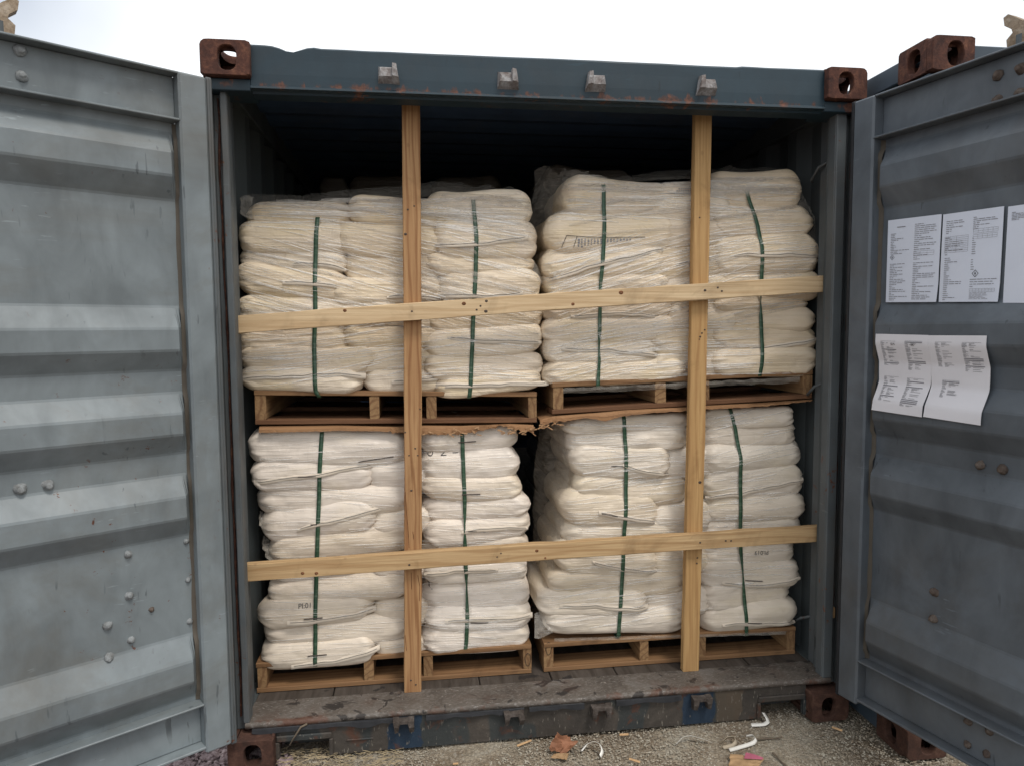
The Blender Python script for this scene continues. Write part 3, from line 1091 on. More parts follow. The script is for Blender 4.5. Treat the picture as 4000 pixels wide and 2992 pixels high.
def door(P0, dirv, nrm, sgn, mats, label_bits):
    """door in its own frame: X along the leaf, Y*sgn = inner face normal, Z up"""
    rz = math.atan2(dirv[1], dirv[0])
    d = empty('door', (P0[0], P0[1], 0), rz)
    d.parent = cont
    d["label"] = label_bits
    def T(s, y, z):
        return (s, sgn * y, z)
    fl = sgn < 0
    def bx(b, lo, hi, c=.003):
        a, e = np.array(T(*lo)), np.array(T(*hi))
        b.box(np.minimum(a, e), np.maximum(a, e), c)
    L = 1.145
    Z0, Z1 = .142, 2.446
    f = MB()
    bx(f, (0, -.058, Z0), (.090, 0, Z1), .007)
    bx(f, (L - .09, -.058, Z0), (L, 0, Z1), .007)
    # top channel
    bx(f, (.089, -.058, 2.438), (L - .089, -.002, 2.445), .002)
    bx(f, (.089, -.058, 2.297), (L - .089, -.048, 2.4378))
    bx(f, (.089, -.058, 2.289), (L - .089, -.001, 2.2962), .002)
    # bottom channel
    bx(f, (.089, -.058, .316), (L - .089, -.001, .323), .002)
    bx(f, (.089, -.058, .170), (L - .089, -.046, .3158))
    bx(f, (.089, -.058, .160), (L - .089, -.001, .1692), .002)
    f.build('frame', mats, d)
    # corrugated panel
    Z = [.3232]
    for a, b_, c, e in RIBS[::-1]:
        Z += [e - .004, e + .004, c - .004, c + .004, b_ - .004, b_ + .004, a - .004, a + .004]
    Z += [2.2888]
    S = [.0901, .094, .104, .114, .119, .16, .3, .5, .7, .9, 1.06, 1.07, 1.085, 1.095, L - .0901]
    P = np.zeros((len(S), len(Z), 3))
    for i, s in enumerate(S):
        for j, z in enumerate(Z):
            P[i, j] = T(s, panel_y(s, z), z)
    f = MB()
    f.grid(P, False, flip=not fl)
    Pb = P.copy()
    Pb[:, :, 1] -= sgn * .004
    f.grid(Pb, False, flip=fl)
    f.build('panel', mats, d)
    # weld fillet between frame and panel
    f = MB()
    zz = np.linspace(.325, 2.286, 120)
    Q = []
    for z in zz:
        y = panel_y(.1, z)
        w = .010 + .003 * float(vnoise(np.array([z * 9, sgn, 0]), 31))
        Q.append([T(.0895, min(y + w, -.004), z), T(.0935, y + .45 * w, z), T(.0905 + w, panel_y(.0905 + w, z) + .0008, z)])
    f.grid(np.array(Q), True, flip=not fl)
    f.build('weld_bead', M['weld'], d)
    gk = MB()
    bx(gk, (-.022, -.040, Z0 - .01), (-.0005, -.012, Z1 + .006), .004)
    bx(gk, (-.010, -.012, Z0), (-.0008, -.004, Z1), .002)
    bx(gk, (.0, -.050, Z1 + .0005), (L, -.034, Z1 + .010), .003)
    gk.build('gasket', M['rubber'] if sgn < 0 else M['post'], d)
    # locking bars on the outer side, cams standing above the top edge
    s_cam = on_door(P0, dirv, nrm, -8, 60, -.098)[0] if sgn > 0 else on_door(P0, dirv, nrm, 3996, 160, -.098)[0]
    for s in (s_cam, s_cam + .36):
        lb = MB()
        lb.tube([T(s, -.092, .10), T(s, -.092, 2.50)], .017, 12)
        for z in (.30, 1.0, 1.7, 2.30):
            bx(lb, (s - .045, -.080, z - .03), (s + .045, -.0585, z + .03), .004)
            bx(lb, (s - .022, -.114, z - .022), (s + .022, -.074, z + .022), .008)
        lb.build('locking_bar', M['post'], d)
        for z, up in ((2.482, 1), (.115, -1)):
            cm = MB()
            prof = [(-.034, -.02), (-.038, .014), (-.020, .030), (-.024, .042), (-.046, .060), (-.050, .086), (-.036, .092), (-.010, .072), (.008, .056), (.030, .052), (.036, .036), (.026, .022), (.030, -.02)]
            n_ = len(prof)
            A = [T(s + x, -.118, z + up * y) for x, y in prof] + [T(s + x, -.078, z + up * y) for x, y in prof]
            cm.add(A, [tuple(range(n_)), tuple(range(n_, 2 * n_))[::-1]] + [(i, (i + 1) % n_, (i + 1) % n_ + n_, i + n_) for i in range(n_)])
            cm.build('locking_cam', M['cam'], d)
    return d


def bolt(d, sgn, s, z, y, r, mat, R):
    """dome nut with a snapped stub"""
    b = MB()
    rings = []
    prof = [(1.0, 0), (1.0, .12), (.86, .45), (.62, .72), (.56, .74), (.50, 1.0), (.30, 1.08), (.02, 1.05)]
    dr = np.array([R.uniform(-.25, .25), R.uniform(-.4, .2)])
    for k, (a, h) in enumerate(prof):
        ring = []
        for q in range(10):
            an = q * 2 * math.pi / 10
            rr = r * a * (1 + .16 * R.uniform(-1, 1))
            ring.append((s + rr * math.cos(an) + dr[0] * r * h, sgn * (y + h * r * .95), z + rr * math.sin(an) + dr[1] * r * h))
        rings.append(ring)
    b.grid(rings, True, wrap_v=True, flip=sgn > 0)
    o = b.build('bolt', mat, d)
    return o


aL = math.atan2(3022, 2750) + YAW
dL = np.array([-math.sin(aL), -math.cos(aL), 0])
nL = np.array([math.cos(aL), -math.sin(aL), 0])
P0L = np.array([-1.185, -.05, 0])
doorL = door(P0L, dL, nL, 1, M['door_left'], 'pale grey left door leaf swung wide open')
aR = math.atan2(1151, 2750) - YAW
dR = np.array([math.sin(aR), -math.cos(aR), 0])
nR = np.array([-math.cos(aR), -math.sin(aR), 0])
P0R = np.array([1.130, -.05, 0])
doorR = door(P0R, dR, nR, -1, M['door_right'], 'blue grey right door leaf with sheets of paper on it')


RB = random.Random(3)
for u, v, off, r in ((76, 199, -.048, .017), (85, 302, -.048, .016), (79, 1906, DEEP, .017), (187, 1891, DEEP, .016), (500, 2164, DEEP, .013), (503, 2326, DEEP, .014), (420, 2442, DEEP, .015),
                     (512, 2498, DEEP, .012), (427, 2563, DEEP, .015), (728, 2113, DEEP, .010), (735, 2264, DEEP, .010), (740, 2426, DEEP, .010)):
    s, z = on_door(P0L, dL, nL, u, v, off)
    bolt(doorL, 1, s, z, off, r, M['bolt'], RB)
s, z = on_door(P0L, dL, nL, 592, 2379, DEEP)
bolt(doorL, 1, s, z, DEEP, .009, M['bolt_rust'], RB)
for u, v, off, r in ((3900, 297, -.048, .017), (3895, 395, -.048, .017), (3988, 272, -.048, .017), (3986, 368, -.048, .017), (3830, 1815, DEEP, .016), (3917, 1830, DEEP, .017),
                     (3652, 2312, DEEP, .016), (3648, 2416, DEEP, .015), (3785, 2815, -.046, .014), (3865, 2855, -.046, .013), (3780, 2905, -.046, .013), (3855, 2942, -.046, .013)):
    s, z = on_door(P0R, dR, nR, u, v, off)
    bolt(doorR, -1, s, z, off, r, M['bolt_rust'], RB)

# ------------------------------------------------------------------ papers on the right door (real sheets, lines of print as ink)


def door_xyz(P0, dv, nv, s, y, z):
    return P0 + dv * s + nv * y + np.array([0, 0, z])


def sheet(corners_px, offn, label, rows, mat, bend, seed, grp=None):
    """corners tl,tr,br,bl as pixels; bend(a, b) -> extra stand-off (m) with a across, b down (0..1); rows: list of ink rects in 0..1"""
    c = [on_door(P0R, dR, nR, u, v, offn) for u, v in corners_px]
    def pt(a, b, lift=0.0):
        s = (c[0][0] * (1 - a) + c[1][0] * a) * (1 - b) + (c[3][0] * (1 - a) + c[2][0] * a) * b
        z = (c[0][1] * (1 - a) + c[1][1] * a) * (1 - b) + (c[3][1] * (1 - a) + c[2][1] * a) * b
        return door_xyz(P0R, dR, nR, s, offn + bend(a, b) + lift, z)
    m = MB()
    na, nb = 14, 30
    P = np.array([[pt(i / na, j / nb) for j in range(nb + 1)] for i in range(na + 1)])
    m.grid(P, True, flip=False)
    P2 = np.array([[pt(i / na, j / nb, -.0004) for j in range(nb + 1)] for i in range(na + 1)])
    m.grid(P2, True, flip=True)
    ctr = P.reshape(-1, 3).mean(0)
    o = m.build('paper_sheet', mat, None, loc=ctr)
    tag(o, label, 'paper', grp)
    for nm, mt, rr in rows:
        k = MB()
        for poly in rr:
            V = [pt(a, b, .0012) for a, b in poly]
            k.add(V, [tuple(range(len(V)))])
        if k.v:
            q = k.build(nm, mt, None, loc=ctr)
            q.parent = o
            q.location = (0, 0, 0)
    return o


def rect(a0, b0, a1, b1):
    return [(a0, b0), (a0, b1), (a1, b1), (a1, b0)]


def lines(a0, a1, b0, b1, n, R, short=.5, th=.0065):
    out = []
    for k in range(n):
        b = b0 + (b1 - b0) * k / max(1, n - 1)
        e = a0 + (a1 - a0) * (R.uniform(.12, .38) if R.random() < short else R.uniform(.6, 1.0))
        a = a0
        while a < e - .01:
            w = R.uniform(.03, .11)
            out.append(rect(a, b, min(a + w, e), b + th))
            a += w + .012
    return out


def table(a0, b0, a1, b1, nr, nc, t=.0022):
    out = []
    for i in range(nr + 1):
        b = b0 + (b1 - b0) * i / nr
        out.append(rect(a0, b, a1, b + t))
    for j in range(nc + 1):
        a = a0 + (a1 - a0) * j / nc
        out.append(rect(a, b0, a + t * 1.3, b1))
    return out


def diamond(a, b, ra, rb):
    out = []
    k = .82
    o_ = [(a, b - rb), (a - ra, b), (a, b + rb), (a + ra, b)]
    for i in range(4):
        p, q = o_[i], o_[(i + 1) % 4]
        pi_, qi = ((p[0] - a) * k + a, (p[1] - b) * k + b), ((q[0] - a) * k + a, (q[1] - b) * k + b)
        out.append([p, q, qi, pi_])
    # flame over a bar
    out.append([(a, b - rb * .5), (a - ra * .26, b), (a - ra * .14, b + rb * .18), (a + ra * .14, b + rb * .18), (a + ra * .26, b), (a + ra * .1, b - rb * .12)])
    out.append(rect(a - ra * .22, b + rb * .28, a + ra * .22, b + rb * .36))
    return out


RP = random.Random(11)
fl_off = DEEP + .004
flat = lambda a, b: .003 + .004 * math.sin(a * 3.0) * b + .006 * max(0, a - .8) * 5 * max(0, b - .8) * 5
L1 = lines(.07, .46, .17, .41, 13, RP, .75) + lines(.07, .46, .535, .97, 22, RP, .45)
L2 = lines(.53, .95, .08, .49, 19, RP, .45) + lines(.53, .95, .535, .96, 21, RP, .5)
sheet([(3472, 863), (3681, 838), (3664, 1181), (3462, 1182)], fl_off, 'white printed sheet nearest the hinge, upper row on the right door', [
    ('print', M['ink_soft'], L1 + L2 + [rect(.19, .09, .35, .10)] + table(.53, .40, .90, .45, 2, 3)), ('hazard_symbol', M['ink'], diamond(.11, .455, .045, .034))], M['paper'], flat, 1)
L1 = lines(.07, .46, .085, .22, 7, RP, .6) + lines(.07, .40, .27, .46, 9, RP, .8) + lines(.07, .42, .50, .97, 22, RP, .85)
L2 = lines(.53, .95, .075, .20, 7, RP, .6) + lines(.53, .7, .30, .47, 8, RP, .95) + lines(.53, .75, .535, .64, 5, RP, .9) + lines(.53, .95, .75, .83, 4, RP, .1) + lines(.53, .85, .90, .965, 6, RP, .0, .004)
sheet([(3687, 840), (3925, 807), (3905, 1180), (3669, 1181)], fl_off, 'white printed sheet with tables, in the middle of the upper row of papers', [
    ('print', M['ink_soft'], L1 + L2 + table(.06, .26, .46, .44, 9, 2) + table(.54, .205, .93, .25, 2, 5) + table(.54, .265, .92, .31, 2, 5) + table(.53, .855, .93, .89, 2, 8)),
    ('hazard_symbol', M['ink'], diamond(.61, .69, .055, .042))], M['paper'], flat, 2)
c3 = [(3941, 809), (4165, 778), (4145, 1186), (3920, 1184)]
sheet(c3, fl_off, 'mostly blank white sheet cut by the right edge of the photo', [('print', M['ink_soft'], lines(.08, .6, .065, .14, 6, RP, .3, .006))], M['paper'], flat, 3)


def wave(a, b):
    y = panel_y(.3, 1.577 - b * .28) - PROUD
    return .004 + .55 * y + .006 * math.sin(b * 7 + a * 1.2) * b


def quad_text(a0, a1, b0, b1, R):
    out = [rect(a0, b0 - .012, a1, b0 - .009)]
    b = b0
    while b < b1:
        t = R.random()
        if t < .22:
            out.append(rect(a0, b, a1, b + .011))
            b += .02
        else:
            for _ in range(R.randint(2, 5)):
                out += [rect(a0, b, a0 + (a1 - a0) * R.uniform(.1, .3), b + .0045)]
                if R.random() < .5:
                    out += [rect(a0 + (a1 - a0) * .38, b, a0 + (a1 - a0) * R.uniform(.5, .98), b + .0045)]
                b += .0105
            b += .006
    return out


o4 = sheet([(3424, 1305), (3630, 1310), (3608, 1628), (3410, 1599)], PROUD, 'wavy white safety sheet headed SDS, lower row on the right door', [
    ('print', M['ink_soft'], quad_text(.11, .40, .10, .40, RP) + quad_text(.58, .90, .09, .42, RP) + quad_text(.11, .40, .56, .86, RP) + quad_text(.56, .88, .56, .88, RP)),
    ('hazard_symbol', M['ink'], diamond(.70, .125, .03, .02) + diamond(.735, .125, .03, .02))], M['paper_b'], wave, 4)
sheet([(3630, 1311), (3858, 1312), (3838, 1660), (3612, 1626)], PROUD, 'wavy white sheet beside the SDS page, lower row on the right door', [
    ('print', M['ink_soft'], quad_text(.13, .43, .09, .36, RP) + quad_text(.60, .92, .09, .40, RP) + quad_text(.20, .50, .55, .72, RP))], M['paper_b'], wave, 5)


def text_mesh(s, size):
    """flat outline of a word: list of 2-D verts (x right, y up), faces"""
    cu = bpy.data.curves.new('word', 'FONT')
    cu.body = s
    cu.size = size
    cu.resolution_u = 3
    ob = bpy.data.objects.new('word', cu)
    COL.objects.link(ob)
    bpy.context.view_layer.update()
    me = bpy.data.meshes.new_from_object(ob.evaluated_get(bpy.context.evaluated_depsgraph_get()))
    V = [(v.co.x, v.co.y) for v in me.vertices]
    F = [tuple(p.vertices) for p in me.polygons]
    bpy.data.objects.remove(ob)
    bpy.data.curves.remove(cu)
    bpy.data.meshes.remove(me)
    return V, F


# heading SDS on the wavy sheet
cc = [on_door(P0R, dR, nR, u, v, PROUD) for u, v in ((3424, 1305), (3630, 1310), (3608, 1628), (3410, 1599))]
V, F = text_mesh('SDS', .011)
k = MB()
Vs = []
for x, y in V:
    s_, z_ = cc[0][0] + .062 + x, cc[0][1] - .040 + y
    Vs.append(door_xyz(P0R, dR, nR, s_, PROUD + wave(.3, (cc[0][1] - z_) / .28) + .0014, z_))
k.add(Vs, F)
q = k.build('heading', M['ink'], None, loc=o4.location)
q.parent = o4
q.location = (0, 0, 0)

# ------------------------------------------------------------------ neighbouring container
nb = tag(empty('neighbour_container', (1.262, -.288, 0)), 'dark blue container with rusty corners standing behind the right door', 'shipping container')


def nbox(name, mat, *boxes):
    b = MB()
    for lo, hi in boxes:
        b.box(lo, hi, .004)
    return b.build(name, mat, nb)


M['navy'] = steel('navy_container_paint', (.040, .058, .078), .64, .5, .3, (.03, .03, .03), .4).m
casting(0, 0, HT + .012, 1, 1, -1, M['rust'], nb)
casting(2.438, 0, HT + .012, -1, 1, -1, M['rust'], nb)
casting(0, 0, 0, 1, 1, 1, M['rust_dark'], nb)
casting(2.438, 0, 0, -1, 1, 1, M['rust_dark'], nb)
nbox('corner_post', M['navy'], ((.004, .02, .118), (.12, .15, 2.48)))
nbox('corner_post', M['navy'], ((2.318, .02, .118), (2.434, .15, 2.48)))
nbox('header_beam', M['navy'], ((.165, .03, 2.46), (2.27, .10, 2.585)))
nbox('sill_beam', M['navy'], ((.165, .03, .02), (2.27, .10, .16)))
nbox('top_rail', M['navy'], ((.006, .18, 2.50), (.066, 6.0, 2.575)), ((2.372, .18, 2.50), (2.432, 6.0, 2.575)))
nbox('bottom_rail', M['navy'], ((.006, .18, .02), (.066, 6.0, .16)), ((2.372, .18, .02), (2.432, 6.0, .16)))
for x0, sg in ((.012, 1), (2.426, -1)):
    b = MB()
    P = []
    t = .15
    while t < 6.0:
        x = x0 + sg * .036 * corr(t)
        P.append([(x, t, .15), (x, t, 2.51)])
        t += .278 / 4
    b.grid(np.array(P), False)
    b.build('side_wall', M['navy'], nb)
nbox('end_wall', M['navy'], ((.10, .10, .15), (2.33, .13, 2.47)))
nbox('roof', M['navy'], ((.06, .1, 2.55), (2.38, 6.0, 2.566)))

# ------------------------------------------------------------------ pallets
ZF = .1565
PALS = {}


def pallet(key, pxl, pxr, z_bot, z_top, Y, stringers, label, top_mat, bot_mat, bow=0.0, depth=1.02):
    """pxl, pxr = (pixel x, pixel y of the bottom edge) of the front corners"""
    a, b_ = at(pxl[0], pxl[1], Y), at(pxr[0], pxr[1], Y)
    x0, x1 = a[0], b_[0]
    o = tag(empty('pallet', ((x0 + x1) / 2, Y, z_bot(x0) if callable(z_bot) else z_bot)), label, 'pallet', 'wooden pallets under the sacks')
    org = np.array(o.location)
    def zb(x):
        return z_bot(x) if callable(z_bot) else z_bot
    def zt(x):
        return z_top(x) if callable(z_top) else z_top
    tb = .019
    R = random.Random(hash(key) % 1000)
    def put(m, nm, mat):
        q = m.build(nm, mat, None, loc=((x0 + x1) / 2, Y + .3, zb((x0 + x1) / 2)))
        q.parent = o
        q.location = Vector(q.location) - Vector(org)
        return q
    # deck boards
    m = MB()
    yy = Y
    for k in range(7):
        w = .11
        zc0, zc1 = zt(x0) - tb / 2 + (R.uniform(-.001, .001)), zt(x1) - tb / 2
        m.beam((x0, yy + w / 2, zc0), (x1, yy + w / 2, zc1), w, tb, (0, 1, 0), 14, .002, .0012, k + len(key))
        yy += (depth - w) / 6
    put(m, 'top_deck', top_mat)
    m = MB()
    yy = Y + .002
    for k in range(3):
        w = .12
        m.beam((x0, yy + w / 2, zb(x0) + tb / 2), (x1, yy + w / 2, zb(x1) + tb / 2), w, tb, (0, 1, 0), 16, .002, .0012, k + 9 + len(key), 0)
        yy += (depth - w) / 2
    put(m, 'bottom_board', bot_mat)
    for (u0, u1) in stringers:
        sx0, sx1 = at(u0, (pxl[1] + pxr[1]) / 2, Y)[0], at(u1, (pxl[1] + pxr[1]) / 2, Y)[0]
        xm = (sx0 + sx1) / 2
        m = MB()
        lo, hi = zb(xm) + tb + .0005, zt(xm) - tb - .0005
        m.beam((xm, Y + .004, (lo + hi) / 2), (xm, Y + depth - .01, (lo + hi) / 2), sx1 - sx0, hi - lo, (1, 0, 0), 10, .003, .0012, int(u0))
        put(m, 'stringer', M['pallet_y'])
    PALS[key] = (x0, x1, Y, zt, o)
    return o


def lin(x0, z0, x1, z1):
    return lambda x: z0 + (z1 - z0) * (x - x0) / (x1 - x0)


YLL, YLR, YUL, YUR = .275, .275, .262, .250
zz = at(1003, 2713, YLL)
pLL = pallet('LL', (1004, 2713), (2076, 2622), ZF, ZF + .125, YLL, [(1006, 1042), (1423, 1461), (1656, 1692), (2045, 2077)],
             'tan pallet on the container floor, lower left, under brighter sacks', M['pallet_x'], M['pallet_x'])
pLR = pallet('LR', (2125, 2600), (3105, 2565), ZF, ZF + .125, YLR, [(2125, 2162), (2500, 2534), (2732, 2757), (3073, 3105)],
             'reddish pallet on the container floor at lower right', M['pallet_x'], M['pallet_x'])
for po, px in ((pLL, (2062, 2575)), (pLR, (2143, 2532))):      # hand-drawn marker rings on stringer ends
    Yq = po.location[1] + .0025
    c0 = at(px[0], px[1], Yq)
    pts = [(c0[0] + .012 * math.cos(t) * (1 + .12 * math.sin(3 * t)), Yq, c0[2] + .027 * math.sin(t)) for t in np.linspace(0, 6.4, 26)]
    m = MB()
    m.tube(pts, .0011, 5)
    q = m.build('marker_ring', M['marker'], None, loc=c0)
    q.parent = po
    q.location = Vector(c0) - Vector(po.location)
a, b_ = at(997, 1658, YUL), at(2097, 1650, YUL)
a2, b2_ = at(1000, 1524, YUL), at(2097, 1532, YUL)
pUL = pallet('UL', (997, 1658), (2097, 1650), lin(a[0], a[2], b_[0], b_[2]), lin(a2[0], a2[2], b2_[0], b2_[2]), YUL, [(997, 1040), (1445, 1482), (1667, 1706), (2065, 2097)],
             'upper left pallet with weathered dark boards above the torn plywood', M['pallet_x'], M['pallet_dark'])
a, b_ = at(2158, 1618, YUR), at(3172, 1556, YUR)
a2, b2_ = at(2158, 1496, YUR), at(3172, 1446, YUR)
pUR = pallet('UR', (2158, 1618), (3172, 1556), lin(a[0], a[2], b_[0], b_[2]), lin(a2[0], a2[2], b2_[0], b2_[2]), YUR, [(2162, 2201), (2560, 2602), (2759, 2771), (3136, 3172)],
             'upper right tilted pallet with yellow end grain, on the wavy plywood', M['pallet_x'], M['pallet_dark'])

# ------------------------------------------------------------------ sacks
STACK = {'UL': [], 'UR': [], 'LL': [], 'LR': []}
STACK_GEO = {'UL': [], 'UR': [], 'LL': [], 'LR': []}
ORD = ['topmost', 'second', 'third', 'fourth', 'fifth', 'sixth', 'seventh', 'eighth', 'ninth', 'tenth', 'eleventh']


def sack_verts(x0, x1, z0, z1, yf, depth, tilt, seed, loose=1.0, sag=0.0):
    """filled pillow sack, returns grid rings (levels x outline)"""
    cx, cz, cy = (x0 + x1) / 2, (z0 + z1) / 2, yf + depth / 2
    a, h, bd = (x1 - x0) / 2, (z1 - z0) / 2 * 1.17, depth / 2
    R = random.Random(seed)
    rc = min(.060, a * .5) * R.uniform(.75, 1.15)
    er = h * R.uniform(.52, .74)
    no = 150
    # rounded-rectangle outline sampled evenly, denser on the front
    def outline(ins):
        A, B = a - ins, bd - ins
        r = max(.004, rc - ins * .35)
        per = []
        nf, ns, nc = 56, 12, 7
        # front edge (y=-B) left to right
        for t in np.linspace(-1, 1, nf, endpoint=False):
            per.append((t * (A - r), -B))
        for t in np.linspace(-math.pi / 2, 0, nc, endpoint=False):
            per.append((A - r + r * math.cos(t), -B + r + r * math.sin(t)))
        for t in np.linspace(-1, 1, ns, endpoint=False):
            per.append((A, t * (B - r)))
        for t in np.linspace(0, math.pi / 2, nc, endpoint=False):
            per.append((A - r + r * math.cos(t), B - r + r * math.sin(t)))
        for t in np.linspace(1, -1, ns, endpoint=False):
            per.append((t * (A - r), B))
        for t in np.linspace(math.pi / 2, math.pi, nc, endpoint=False):
            per.append((-A + r + r * math.cos(t), B - r + r * math.sin(t)))
        for t in np.linspace(1, -1, ns, endpoint=False):
            per.append((-A, t * (B - r)))
        for t in np.linspace(math.pi, 1.5 * math.pi, nc, endpoint=False):
            per.append((-A + r + r * math.cos(t), -B + r + r * math.sin(t)))
        return np.array(per)
    nz = 18
    rings = []
    def ring(ins, z):
        o = outline(ins)
        return np.column_stack([o[:, 0], o[:, 1], np.full(len(o), z)])
    rings.append(ring(min(a, bd) * .85, -h))
    rings.append(ring(min(a, bd) * .45, -h))
    for k in range(nz):
        ph = -math.pi / 2 + math.pi * k / (nz - 1)
        zz_ = h * math.copysign(abs(math.sin(ph)) ** .9, math.sin(ph))
        ins = er * (1 - abs(math.cos(ph)) ** .62)
        rings.append(ring(ins + .0005, zz_))
    rings.append(ring(min(a, bd) * .45, h))
    rings.append(ring(min(a, bd) * .85, h))
    P = np.array(rings)
    X, Yc, Zc = P[..., 0].copy(), P[..., 1].copy(), P[..., 2].copy()
    u = X / a
    # ends are a little thinner and gathered; the belly hangs
    endm = np.clip((np.abs(u) - .66) / .34, 0, 1) ** 1.7
    Zc *= 1 - .34 * endm * R.uniform(.6, 1.25) * loose
    Zc += sag * (1 - u * u) + (-.06 * h) * (1 - u * u)
    Zc += tilt * X / (2 * a)
    Pw = np.stack([X + cx, Yc + cy, Zc + cz], -1)
    # layers settle together: one slow wave shared by the whole load, plus each sack's own lean
    wv = vnoise(np.stack([Pw[..., 0] * 2.7, Pw[..., 2] * 1.3, np.full_like(X, 3.0)], -1), 77)
    wv2 = vnoise(np.stack([Pw[..., 0] * 6.0, np.full_like(X, seed * 1.7), np.zeros_like(X)], -1), 78)
    Pw[..., 2] += .013 * wv + .006 * wv2 * loose + R.uniform(-.010, .010) * u * loose
    Pw[..., 1] += R.uniform(-.014, .014) * u
    sd = seed * 13.7
    q = Pw + sd
    front = np.clip(-Yc / bd, 0, 1)
    n1 = fbm(q * (5.5, 5.5, 12), seed, 2)
    n2 = fbm(q * (16, 16, 30), seed + 3, 2)
    rid = 1 - np.abs(fbm(q * (11, 11, 26) + .35 * n1[..., None], seed + 5, 2))
    dy = .0100 * n1 + .0022 * n2 * loose - .0030 * (rid ** 4) * loose
    rad = np.stack([X / a, Yc / bd, np.zeros_like(X)], -1)
    rad /= np.linalg.norm(rad, axis=-1, keepdims=True) + 1e-6
    mid = np.clip(1 - np.abs(Zc - 0) / (h * 1.6), 0, 1)
    Pw += rad * (dy * mid)[..., None]
    # radial puckers at the gathered ends
    ang = np.arctan2(Zc - tilt * u / 2, (1 - np.abs(u)) * a + .015)
    pk = np.sin(ang * R.uniform(7, 11) + seed) * endm ** .6 * front * .0090 * loose
    Pw[..., 1] += pk
    Pw[..., 2] += (.0060 * n1 + .0006 * n2) * (1 - front * .3)
    return Pw


def bvh_of(P):
    n, m = P.shape[:2]
    F = []
    for i in range(n - 1):
        for j in range(m):
            F.append((i * m + j, (i + 1) * m + j, (i + 1) * m + (j + 1) % m, i * m + (j + 1) % m))
    return [tuple(p) for p in P.reshape(-1, 3)], F


def front_hit(tree, x, z, y_from=-1.0):
    r = tree.ray_cast(Vector((x, y_from, z)), Vector((0, 1, 0)))
    return r[0].y if r[0] is not None else None


SEED = [100]
COUNT = {}
SIDE_WORDS = {'UL': 'upper left', 'UR': 'upper right', 'LL': 'lower left', 'LR': 'lower right'}


